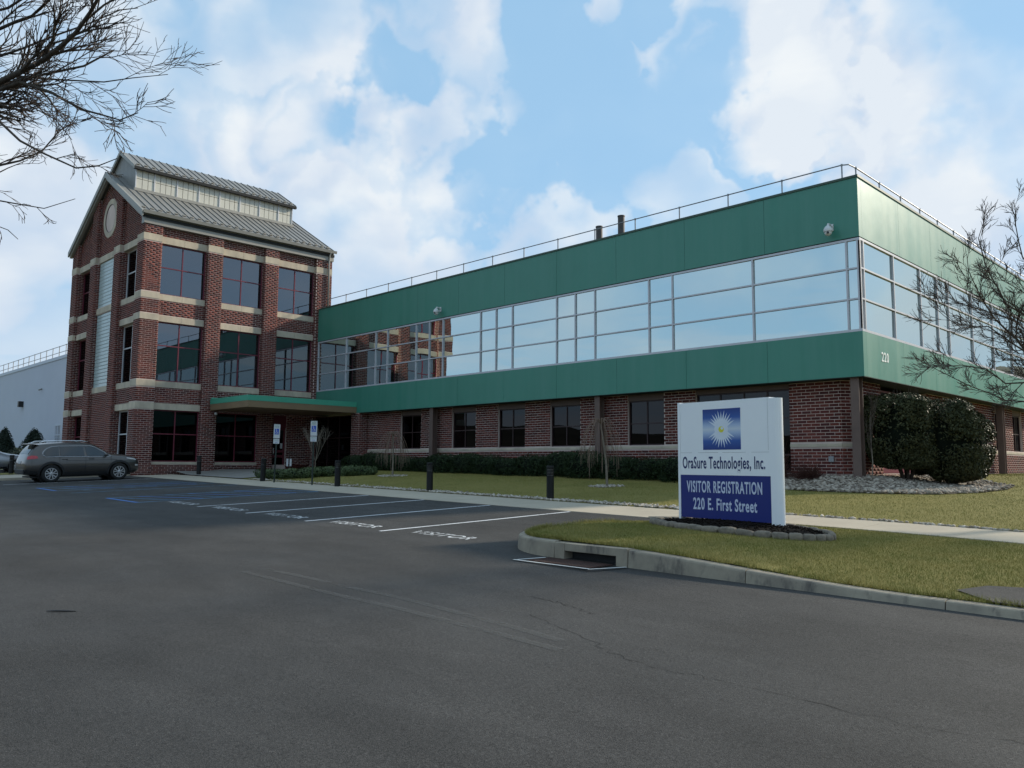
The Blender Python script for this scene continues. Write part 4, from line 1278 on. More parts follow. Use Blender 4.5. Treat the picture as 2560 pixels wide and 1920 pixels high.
MY = [0.03, 0.30, 2.77, 5.28, 7.06, 8.30, 11.2, 14.1, 17.05, 20.0, 22.9, 24.2, 27.1, 30.0, 33, 36, 39, 42]
ZH = [4.46, 5.48, 6.44, 7.385]
def ribbon(T, ms, name):
    rb = empty('ribbon_window', (T[0][0] + T[1][0] * (ms[0] + ms[-1]) / 2, T[0][1] + T[1][1] * (ms[0] + ms[-1]) / 2, 4.5), wing)
    b = MB()
    for i, a in enumerate(ms):
        w = .027 if 0 < i < len(ms) - 1 else .027
        b.fbox(T, a - w, a + w, ZH[0] + .076, ZH[3] - .071, -.10, .004)
    for i, z in enumerate(ZH):
        h0, h1 = (z, z + .075) if i == 0 else ((z - .07, z) if i == 3 else (z - .025, z + .025))
        for p, q in zip(ms[:-1], ms[1:]): b.fbox(T, p + .0272, q - .0272, h0, h1, -.10, .002)
        if i in (0, 3):
            for a in ms: b.fbox(T, a - .027, a + .027, h0, h1, -.10, .003)
    b.build('mullion', 'mullion', rb)
    for p, q in zip(ms[:-1], ms[1:]):
        for z0, z1 in zip(ZH[:-1], ZH[1:]):
            o = MB().fbox(T, p + .03, q - .03, z0 + .03, z1 - .03, -.065, -.05).build('pane', 'teal_glass', rb)
            o.rotation_euler = (random.gauss(0, .004), random.gauss(0, .004), random.gauss(0, .004))
ribbon(WF, MX, 'front'); ribbon(WR, MY, 'right')
MB().box(-.045, .004, -.004, .045, 4.55, 7.30).build('corner_joint', 'black', wing)
# ground floor brick
GF = ((0, 0.6, 0), (1, 0, 0), (0, -1, 0)); GR = ((-0.6, 0, 0), (0, 1, 0), (1, 0, 0))
WINX = [(-23.96, -22.27), (-19.87, -18.16), (-16.66, -14.94), (-13.44, -11.76), (-9.35, -7.66)]
BIG = (-6.29, -2.71)
RWY = [(15.98, 17.55), (18.86, 20.5), (22.0, 23.6), (25.2, 26.8), (28.4, 30.0)]
STORE = (2.81, 7.2)
XCH = -1.0; YCH = 1.05       # chamfered corner
holesF = [(a, c, 1.10, 3.1) for a, c in WINX] + [(BIG[0], BIG[1], 0.12, 3.1)]
holesR = [(a, c, 1.10, 3.1) for a, c in RWY] + [(STORE[0], STORE[1], 0.12, 3.1)]
BW = Bricks()
band = (0.965, 1.067)
BW.lay(GF, -27.3, XCH, -0.4, 3.06, 0.0, holesF + [(-99, 9, *band)])
BW.lay(GR, YCH, YE, -0.4, 3.06, 0.0, holesR + [(-99, 99, *band)])
s2 = math.sqrt(.5)
cu = (s2, s2, 0); cn = (s2, -s2, 0)
clen = math.hypot(-0.6 - XCH, YCH - 0.6)
cu = ((-0.6 - XCH) / clen, (YCH - .6) / clen, 0); cn = (cu[1], -cu[0], 0)
BW.lay(((XCH, .6, 0), cu, cn), 0.0, clen, -0.4, 3.06, 0.0, [(-9, 9, *band)])
BW.lay(((0, 0.0, 0), (1, 0, 0), (0, -1, 0)), -27.65, -26.9, -0.4, 3.06, 0.0)
BW.lay(((-26.9, 0, 0), (0, 1, 0), (1, 0, 0)), 0.0, 0.6, -0.4, 3.06, 0.0)
BW.finish(wing)
def solid(T, a0, a1, b0, b1, holes, d, b):
    """wall body with openings, cut into boxes"""
    xs = sorted({a0, a1, *[h[0] for h in holes], *[h[1] for h in holes]})
    for p, q in zip(xs[:-1], xs[1:]):
        m = (p + q) / 2; segs = [(b0, b1)]
        for h in holes:
            if h[0] < m < h[1]:
                ns = []
                for s0, s1 in segs:
                    if h[2] > s0: ns.append((s0, min(s1, h[2])))
                    if h[3] < s1: ns.append((max(s0, h[3]), s1))
                segs = ns
        for s0, s1 in segs:
            if s1 - s0 > .01: b.fbox(T, p, q, s0, s1, -d, 0)
b = MB(); solid(GF, -27.3, XCH, -.6, 3.06, holesF, .3, b); b.box(-27.65, -26.9, 0, .6, -.6, 3.06); b.build('wall', 'mortar', wing)
b = MB(); solid(GR, YCH, YE, -.6, 3.06, holesR, .3, b)
b.prism([(XCH, .6, -.6), (-.6, YCH, -.6), (-.9, YCH, -.6), (-XCH * -1, .9, -.6)], (0, 0, 3.66)); b.build('wall', 'mortar', wing)
for p, q in zip([-27.28] + [c for a, c in [BIG]], [BIG[0], XCH]):
    n = max(1, round((q - p) / 3.0))
    for k in range(n): MB().fbox(GF, p + (q - p) * k / n + .003, p + (q - p) * (k + 1) / n - .003, *band, -.1, .025).build('stone_band', 'limestone', wing)
for p, q in ((YCH, STORE[0]), (STORE[1], YE)):
    n = max(1, round((q - p) / 3.0))
    for k in range(n): MB().fbox(GR, p + (q - p) * k / n + .003, p + (q - p) * (k + 1) / n - .003, *band, -.1, .025).build('stone_band', 'limestone', wing)
MB().fbox(((XCH, .6, 0), cu, cn), 0.0, clen, *band, -.1, .025).build('stone_band', 'limestone', wing)
for T, L_ in ((GF, WINX), (GR, RWY)):
    for (a, c) in L_:
        window(wing, T, a, c, 1.10, 2.82, -.10, [(a + c) / 2], [1.94], 'dark_frame', 'dark_glass', .05, .08, .045)
        MB().fbox(T, a + .002, c - .002, 2.822, 3.058, -.2, -.03).build('header_panel', 'column_brown', wing)
window(wing, GF, BIG[0], BIG[1], 0.12, 2.90, -.10, [-5.34, -4.42, -3.55], [0.72, 1.95], 'dark_frame', 'dark_glass', .05, .08, .045)
MB().fbox(GF, BIG[0] + .002, BIG[1] - .002, 2.902, 3.058, -.2, -.03).build('header_panel', 'column_brown', wing)
window(wing, GR, STORE[0], STORE[1], 0.12, 2.90, -.10, [3.9, 5.0, 6.1], [0.42, 2.1], 'burgundy', 'dark_glass', .06, .08, .05)
MB().fbox(GR, STORE[0] + .06, STORE[1] - .06, .14, .40, -.14, -.07).build('kick_panel', 'burgundy', wing)
window(wing, ((0, 0.05, 0), (1, 0, 0), (0, -1, 0)), -31.36, -27.66, 0.0, 2.98, 0, [-30.1, -28.9], [1.75], 'dark_frame', 'dark_glass', .05, .08, .045)
b = MB(); b.box(-31.3, -1.4, 5.8, 5.9, -.3, 3.0); b.box(-31.3, -1.0, .95, 5.8, -.35, -.25); b.box(-6.6, -6.5, 6, 40, -.3, 3.0); b.box(-6.5, -.95, 1.2, 40, -.35, -.26)
b.build('inner_wall', 'dark_floor', wing)
def column(x, y, z0):
    b = MB()
    b.box(x - .13, x + .13, y - .15, y - .125, z0, 3.062); b.box(x - .13, x + .13, y + .125, y + .15, z0, 3.062); b.box(x - .012, x + .012, y - .124, y + .124, z0, 3.062)
    b.build('column', 'column_brown', wing)
for x in (-0.36, -10.5, -20.9): column(x, 0.28, -.4)
column(-.32, 15.75, -.4)
MB().fbox(((0, 0.6, 0), (1, 0, 0), (0, -1, 0)), -1.43, -1.26, .48, .66, 0, .06).build('electrical_box', 'galvanised', wing, bevel=.01)
MB().fbox(GR, 27.0, 27.1, .5, .6, 0, .05).build('hose_tap', 'galvanised', wing)
MB().box(XW, -.3, .3, 30, 8.95, 9.0).build('roof_deck', 'zinc', wing)
b_ = text_obj('house_number', '220', 0.42, (0.006, 1.70, 3.79), (0, 1, 0), (0, 0, 1), 'number_white', wing, xscale=.86, bold=.006, spacing=1.16, extrude=.006)

def railing(name, label, posts, rails, z0, z1, r=.024, mid=None):
    rl = tag(empty(name, (*posts[0], z0)), label, 'railing')
    for (x, y) in posts:
        p = MB().tube([(x, y, z0), (x, y, z1 + .02)], r, 8).build('post', 'galvanised', rl)
        MB().lathe((x, y, z1 - .03), [(r * 1.5, 0), (r * 1.5, .06)], 8).build('fitting', 'galvanised', p)
    for path in rails:
        MB().tube([(x, y, z1) for x, y in path], r * .9, 8).build('rail', 'galvanised', rl)
        if mid: MB().tube([(x, y, mid) for x, y in path], r * .9, 8).build('rail', 'galvanised', rl)
    return rl
SB = .40
px_ = [-0.62 - 2.035 * k for k in range(15)]
py_ = [0.95 + 1.95 * k for k in range(18)]
railing('roof_railing', 'thin galvanised pipe railing along the green office roof edge', [(x, SB) for x in px_] + [(-SB, y) for y in py_],
        [[(-31.2, SB), (-0.62, SB), (-SB - .04, SB + .10), (-SB, .95), (-SB, py_[-1])]], 8.98, 9.95)
for x, zt, lb in ((-12.67, 11.05, 'shorter brown vent pipe on the office roof'), (-11.43, 11.27, 'taller brown vent pipe on the office roof')):
    v = tag(empty('vent_pipe', (x, 3, 9)), lb, 'vent pipe', 'roof vent pipes')
    MB().lathe((x, 3, 9.0), [(.15, 0), (.15, zt - 9.06), (.165, zt - 9.05), (.165, zt - 9.0), (.13, zt - 9.0), (.13, zt - 9.3)], 20).build('stack', 'vent_pipe', v, smooth=False)
    MB().lathe((x, 3, 9.0), [(.26, 0), (.17, .16)], 20).build('flashing', 'zinc', v)
def ptz(x, z, lb):
    c = tag(empty('security_camera', (x, 0, z)), lb, 'camera', 'dome security cameras')
    MB().box(x - .06, x + .06, -.03, 0.0, z + .02, z + .24).build('mount_plate', 'camera_white', c)
    MB().tube([(x, -.02, z + .14), (x, -.16, z + .20), (x, -.26, z + .19), (x, -.28, z + .12)], .035, 8).build('arm', 'camera_white', c, smooth=True)
    MB().lathe((x, -.28, z - .18), [(.05, 0), (.105, .05), (.115, .12), (.14, .125), (.14, .19), (.10, .27), (.045, .32)], 18).build('housing', 'camera_white', c, smooth=False)
    MB().lathe((x + .04, -.38, z - .11), [(.035, 0), (.035, .03)], 12, (0, -1, 0)).build('lens', 'black', c)
ptz(-0.84, 7.72, 'white dome security camera near the corner of the green band')
ptz(-20.14, 7.70, 'white dome security camera on the green band nearer the tower')

# ------------------------------------------------------------------ warehouse behind
wh = tag(empty('warehouse', (-90, -4, 0)), 'pale blue-white ribbed metal warehouse behind the tower at left', 'warehouse')
WHY = -4.0; WHX1, WHX0 = -64.0, -150.0; WHZ = 9.15
b = MB(); b.box(WHX0, WHX1, WHY, 20, -.6, WHZ); b.build('wall', 'warehouse_white', wh)
b = MB(); n = 180
for k in range(n):
    x = WHX1 - 0.25 - 0.3 * k
    b.add([(x - .07, WHY, 0), (x - .045, WHY - .035, 0), (x + .045, WHY - .035, 0), (x + .07, WHY, 0), (x - .07, WHY, WHZ - .02), (x - .045, WHY - .035, WHZ - .02), (x + .045, WHY - .035, WHZ - .02), (x + .07, WHY, WHZ - .02)], [(0, 1, 5, 4), (1, 2, 6, 5), (2, 3, 7, 6)])
kind(b.build('wall_rib', 'warehouse_white', wh), 'stuff')
MB().box(WHX0, WHX1 + .05, WHY - .08, WHY + .3, WHZ, WHZ + .28).build('eave_trim', 'warehouse_trim', wh)
MB().box(WHX1 - .02, WHX1 + .10, WHY - .06, WHY + .05, -.5, WHZ).build('corner_trim', 'warehouse_trim', wh)
window(wh, ((0, WHY, 0), (1, 0, 0), (0, -1, 0)), -66.9, -65.2, 1.7, 3.5, .06, [-66.05], [2.6], 'warehouse_trim', 'dark_glass', .12, .1, .08)
MB().box(-77.9, -77.5, WHY - .45, WHY, 5.5, 6.05).build('flood_lamp', 'black', wh)
MB().tube([(-71.6, WHY, 6.9), (-71.6, WHY - .3, 6.75)], .07, 8).build('wall_vent', 'zinc', wh)
railing('warehouse_railing', 'double pipe railing on the roof of the pale warehouse', [(-62.8 - 1.95 * k, -3.6) for k in range(26)], [[(-62, -3.6), (-112, -3.6)]], 9.1, 10.5, .035, mid=9.95)
for x0, x1, z1, lb in ((-83.5, -79.2, 10.35, 'dark brown rooftop unit nearest the tower'), (-91, -85.2, 10.05, 'reddish long rooftop unit on warehouse'), (-99, -93, 10.45, 'brown rooftop unit at far left of warehouse')):
    u = tag(empty('rooftop_unit', ((x0 + x1) / 2, 3, 9.1)), lb, 'rooftop unit', 'warehouse rooftop units')
    MB().box(x0, x1, 1.5, 4.5, 9.1, z1).build('casing', 'unit_brown', u, bevel=.04)
    MB().box(x0 + .3, x1 - .3, 1.44, 1.5, 9.3, z1 - .3).build('louvre', 'dark_gap', u)
# ------------------------------------------------------------------ visitor sign and its bed
def bed_z(x, y): return isl_fit(x, y)
BC, BA, BB, BROT = np.array([2.42, -11.98]), 1.72, 0.86, math.atan2(-0.29, 2.14)
def bed_pt(a, k=1.0):
    c, s = math.cos(BROT), math.sin(BROT); p = (BA * k * math.cos(a), BB * k * math.sin(a))
    return BC + np.array([c * p[0] - s * p[1], s * p[0] + c * p[1]])
bed = tag(empty('mulch_bed', (*BC, bed_z(*BC))), 'oval black mulch bed ringed with rough stones under the visitor sign', 'flower bed')
V, Ft = [], []; nr, na = 10, 44
for r in range(nr + 1):
    for a in range(na):
        p = bed_pt(2 * math.pi * a / na, max(r, .02) / nr * 0.97)
        V.append((p[0], p[1], bed_z(*p) + 0.05 + 0.06 * (1 - (r / nr) ** 2) + rng.normal(0, .010)))
Fq = [(r * na + a, (r + 1) * na + a, (r + 1) * na + (a + 1) % na, r * na + (a + 1) % na) for r in range(nr) for a in range(na)]
link('mulch', mesh_np('mulch', V, Fq, smooth=True), 'mulch', bed)
def rand_boxes(n, fpos, size, flat=1.0):
    """loose chips: little random boxes in one mesh"""
    V, F = [], []
    q = [(0, 3, 2, 1), (4, 5, 6, 7), (0, 1, 5, 4), (1, 2, 6, 5), (2, 3, 7, 6), (3, 0, 4, 7)]
    for i in range(n):
        c = np.array(fpos(i)); s = size * rng.uniform(.5, 1.3, 3) * np.array([1, .45, .3 * flat])
        m = np.array(Matrix.Rotation(rng.uniform(0, 6.28), 3, 'Z') @ Matrix.Rotation(rng.normal(0, .5), 3, 'X') @ Matrix.Rotation(rng.normal(0, .4), 3, 'Y'))
        k = len(V)
        for d in ((-1, -1, -1), (1, -1, -1), (1, 1, -1), (-1, 1, -1), (-1, -1, 1), (1, -1, 1), (1, 1, 1), (-1, 1, 1)): V.append(c + m @ (s * np.array(d) * .5))
        F += [tuple(k + j for j in f) for f in q]
    return mesh_np('chips', V, F)
def chip_pos(i):
    p = bed_pt(rng.uniform(0, 6.28), math.sqrt(rng.uniform(0, .9))); r = np.linalg.norm((p - BC) / np.array([BA, BB]))
    return (p[0], p[1], bed_z(*p) + .06 + .06 * max(0, 1 - r * r))
kind(link('mulch_chips', rand_boxes(900, chip_pos, .055), 'mulch', bed), 'stuff')
def stone_mesh(seed, nx=1.0, sub=2):
    bm = bmesh.new(); bmesh.ops.create_icosphere(bm, subdivisions=sub, radius=1.0)
    r = np.random.default_rng(seed); d = r.normal(0, 1, (7, 3)); d /= np.linalg.norm(d, axis=1)[:, None]; w = r.uniform(.62, .95, 7)
    for v in bm.verts:
        p = np.array(v.co)
        for dd, ww in zip(d, w):
            t = p @ dd
            if t > ww: p = p - dd * (t - ww) * .85
        p = np.sign(p) * np.abs(p) ** .55 * np.array([.82, .82, .82])
        v.co = Vector(p)
    me = bpy.data.meshes.new('stone'); bm.to_mesh(me); bm.free()
    me.polygons.foreach_set('use_smooth', [sub > 1] * len(me.polygons)); me.update()
    return me
edge_me = [stone_mesh(s) for s in range(6)]
ns = 34
for k in range(ns):
    a = 2 * math.pi * k / ns; p = bed_pt(a, 1.0); q = bed_pt(a + .01); t = q - p
    o = link('edging_stone', edge_me[k % 6], 'edging', bed, (p[0], p[1], bed_z(*p) + .035))
    o.rotation_euler = (rng.normal(0, .06), rng.normal(0, .06), math.atan2(t[1], t[0]) + rng.normal(0, .06))
    arc = np.linalg.norm(bed_pt(a + math.pi / ns) - bed_pt(a - math.pi / ns))
    o.scale = (arc * .66, .09 * rng.uniform(.9, 1.15), .085 * rng.uniform(.9, 1.12))

SL_, SR_ = np.array([1.02, -11.43, -0.675]), np.array([3.16, -11.72, -0.705])
su = SR_ - SL_; su[2] = 0; SW = np.linalg.norm(su); su /= SW; sn = np.array([su[1], -su[0], 0.0])
sign = tag(empty('visitor_sign', tuple((SL_ + SR_) / 2)), 'white and blue freestanding visitor registration sign on the grass island', 'sign')
TS = (tuple(SL_ + np.array([0, 0, -.02])), tuple(su), tuple(sn))
A0, A1, HT = -0.085, 2.19, 2.22
def pill(a0, a1, w, z0, z1, name, mat):
    """post with a half-round outer edge"""
    b = MB(); out = []
    sgn = 1 if a1 > a0 else -1
    pts = [(a0, -w)] + [(a1 - sgn * w + sgn * w * math.sin(t), -w * math.cos(t)) for t in np.linspace(0, math.pi, 13)] + [(a0, w)]
    P = lambda a, c, z: tuple(np.array(TS[0]) + su * a + sn * c + np.array([0, 0, z]))
    b.prism([P(a, c, z0) for a, c in pts], (0, 0, z1 - z0)); return b.build(name, mat, sign)
pill(2.005, A1, .095, -.12, HT - .03, 'post', 'sign_white')
pill(0.02, A0, .095, -.12, HT, 'post', 'sign_white')
# rounded panel body between the posts
MB().fbox(TS, 0.021, 2.004, 0.86, HT - .012, -.085, .085).build('panel', 'sign_white', sign)
MB().fbox(TS, 0.021, 2.004, 0.075, 0.858, -.085, .085).build('blue_panel', 'sign_blue', sign)
def on_sign(a, z, c=.0875): return np.array(TS[0]) + su * a + sn * c + np.array([0, 0, z])
for b0, b1 in ((.02, .3), (.45, .9), (1.0, 1.5), (1.62, 1.98)): MB().fbox(TS, b0, b1, 1.268, 1.272, .085, .0862).build('panel_joint', 'zinc', sign)
MB().fbox(TS, 1.965, 1.968, 1.3, HT - .03, .085, .0862).build('panel_joint', 'zinc', sign)
text_obj('company_name', 'OraSure Technologies, Inc.', .305, on_sign(0.985, 1.075), tuple(su), (0, 0, 1), 'sign_navy', sign, width=1.82, bold=.0045, spacing=1.10)
text_obj('registration_lettering', 'VISITOR REGISTRATION', .29, on_sign(1.0, 0.635), tuple(su), (0, 0, 1), 'sign_letter', sign, width=1.66, bold=.006, spacing=1.14)
text_obj('address_lettering', '220 E. First Street', .295, on_sign(1.01, 0.325), tuple(su), (0, 0, 1), 'sign_letter', sign, width=1.40, bold=.006, spacing=1.12)
logo = MB().fbox(TS, 0.565, 1.405, 1.32, 2.06, .085, .0875).build('logo', 'logo_print', sign)
LC = (0.985, 1.69)
def ray_shape(L, w, a0):
    d = np.array([math.cos(a0), math.sin(a0)]); n = np.array([-d[1], d[0]])
    return [np.array(LC) + n * w * .5 + d * .07, np.array(LC) - n * w * .5 + d * .07, np.array(LC) + d * L]
b = MB()
for k in range(11):
    for s in (1, -1):
        ang = s * R(28 + 124 * k / 10)
        L = (.315 + .035 * math.sin(R(124 * k / 10 + 28))) * (1.0 if k % 2 == 0 else .93)
        b.add([on_sign(*p, .0882 + .00006 * (2 * k + (s > 0))) for p in ray_shape(L, .066, ang)], [(0, 1, 2)])
seg = 40
b.add([on_sign(LC[0] + .155 * math.cos(t), LC[1] + .110 * math.sin(t), .0898) for t in np.linspace(0, 2 * math.pi, seg, endpoint=False)], [tuple(range(seg))])
b.build('sunburst', 'sign_ray', logo)
b = MB(); b.add([on_sign(LC[0] + .062 * math.cos(t), LC[1] + .056 * math.sin(t) - .005, .0903) for t in np.linspace(0, 2 * math.pi, 24, endpoint=False)], [tuple(range(24))]); b.build('sun_disc', 'sun_yellow', logo)
b = MB(); b.add([on_sign(LC[0] + .018 + .030 * math.cos(t), LC[1] + .016 + .024 * math.sin(t), .0908) for t in np.linspace(0, 2 * math.pi, 18, endpoint=False)], [tuple(range(18))]); b.build('sun_glint', 'sign_ray', logo)

# ------------------------------------------------------------------ bollard lights
def bollard(x, y, z, lb, h=.93, lean=0.0):
    o = tag(empty('bollard_light', (x, y, z)), lb, 'bollard', 'black bollard lights along the walk')
    MB().lathe((x, y, z - .1), [(.105, 0), (.105, h - .27 + .1)], 20).build('shaft', 'bollard_black', o, smooth=False)
    lv = MB().lathe((x, y, z + h - .27), [(.085, 0), (.085, .20)], 16).build('lens', 'camera_white', o)
    for k in range(5): MB().lathe((x, y, z + h - .27 + .008 + .04 * k), [(.106, 0), (.106, .028), (.096, .034)], 20).build('louvre', 'bollard_black', o)
    MB().lathe((x, y, z + h - .066), [(.105, 0), (.105, .05), (.09, .066)], 20).build('cap', 'bollard_black', o)
    if lean: o.rotation_euler = (0, lean, 0)
BO = [(-5.62, -7.92, 'black bollard light nearest the visitor sign'), (-10.85, -8.0, 'black bollard light in front of the middle brown column'),
      (-15.75, -8.35, 'black bollard light just right of the accessible parking signs'), (-21.3, -8.4, 'leaning black bollard light left of the accessible parking signs'),
      (-28.9, -7.8, 'black bollard light beside the brick pier left of the canopy'), (-36.1, -14.1, 'black bollard light between the two parked cars')]
for x, y, lb in BO: bollard(x, y, float(lawn(x, y)) if x > -30 else float(lot(x, y)) + .12, lb, lean=(.045 if 'leaning' in lb else 0.0))

# ------------------------------------------------------------------ accessible parking signs
def access_sign(x, y, ht, lb, lean):
    z = float(lawn(x, y))
    o = tag(empty('parking_sign', (x, y, z)), lb, 'parking sign', 'accessible parking signs')
    n = np.array([.72, -.69, 0]); u = np.array([.69, .72, 0]); T = ((x, y, z), tuple(u), tuple(n))
    MB().fbox(T, -.028, .028, -.3, ht, -.02, .02).build('post', 'post_green', o)
    b = MB().fbox(T, -.125, .125, ht - .52, ht + .04, .021, .027).build('plate', 'plate_white', o, bevel=.002)
    MB().fbox(T, -.085, .085, ht - .37, ht - .14, .0275, .029).build('blue_square', 'plate_blue', b)
    MB().fbox(T, -.11, .11, ht + .02, ht + .025, .0275, .029).build('border', 'plate_green', b)
    P = lambda a, zz: np.array([x, y, z]) + u * a + n * .0305 + np.array([0, 0, zz])
    w = MB(); cx, cz = -.005, ht - .29
    for k in range(14):                                    # wheelchair symbol
        t0, t1 = R(-200 + 17 * k), R(-200 + 17 * (k + 1))
        w.add([P(cx + r * math.cos(t), cz + r * math.sin(t)) for t in (t0, t1) for r in (.040, .053)], [(0, 1, 3, 2)])
    def bar(p, q, h): 
        p, q = np.array(p), np.array(q); d = (q - p) / np.linalg.norm(q - p); m = np.array([-d[1], d[0]]) * h
        w.add([P(*(p + m)), P(*(p - m)), P(*(q - m)), P(*(q + m))], [(0, 1, 2, 3)])
    bar((-.022, ht - .19), (-.014, ht - .275), .008); bar((-.014, ht - .275), (.034, ht - .278), .008); bar((.034, ht - .278), (.054, ht - .335), .008); bar((-.018, ht - .225), (.03, ht - .225), .006)
    w.add([P(-.024 + .015 * math.cos(t), ht - .172 + .015 * math.sin(t)) for t in np.linspace(0, 6.28, 10, endpoint=False)], [tuple(range(10))])
    w.build('wheelchair_symbol', 'plate_white', b, fix=False)
    text_obj('reserved_lettering', 'RESERVED\nPARKING', .046, P(0, ht - .055), tuple(u), (0, 0, 1), 'plate_green', b, xscale=.85, extrude=0)
    b2 = MB().fbox(T, -.12, .12, ht - .74, ht - .545, .021, .027).build('penalty_plate', 'plate_white', o, bevel=.002)
    text_obj('penalty_lettering', 'PENALTIES', .042, P(0, ht - .60), tuple(u), (0, 0, 1), 'plate_green', b2, xscale=.8, extrude=0)
    text_obj('penalty_lettering', 'VAN', .06, P(0, ht - .69), tuple(u), (0, 0, 1), 'plate_blue', b2, xscale=.8, extrude=0)
    o.rotation_euler = lean
access_sign(-20.05, -8.55, 2.28, 'accessible parking sign on thin post, left of the pair', (0.0, .045, 0))
access_sign(-17.25, -8.5, 2.36, 'accessible parking sign on thin post, right of the pair', (0.0, .012, 0))
ms_ = tag(empty('marker_post', (-28.3, -3.3, -.1)), 'short post with two small white plates beside the entrance door', 'marker')
MB().tube([(-28.3, -3.3, -.1), (-28.3, -3.3, .75)], .022, 8).build('post', 'black', ms_)
for s in (-1, 1): MB().fbox(((-28.3, -3.3, 0), (.69, .72, 0), (.72, -.69, 0)), s * .085 - .05, s * .085 + .05, .18, .56, .024, .034).build('plate', 'plate_white', ms_)

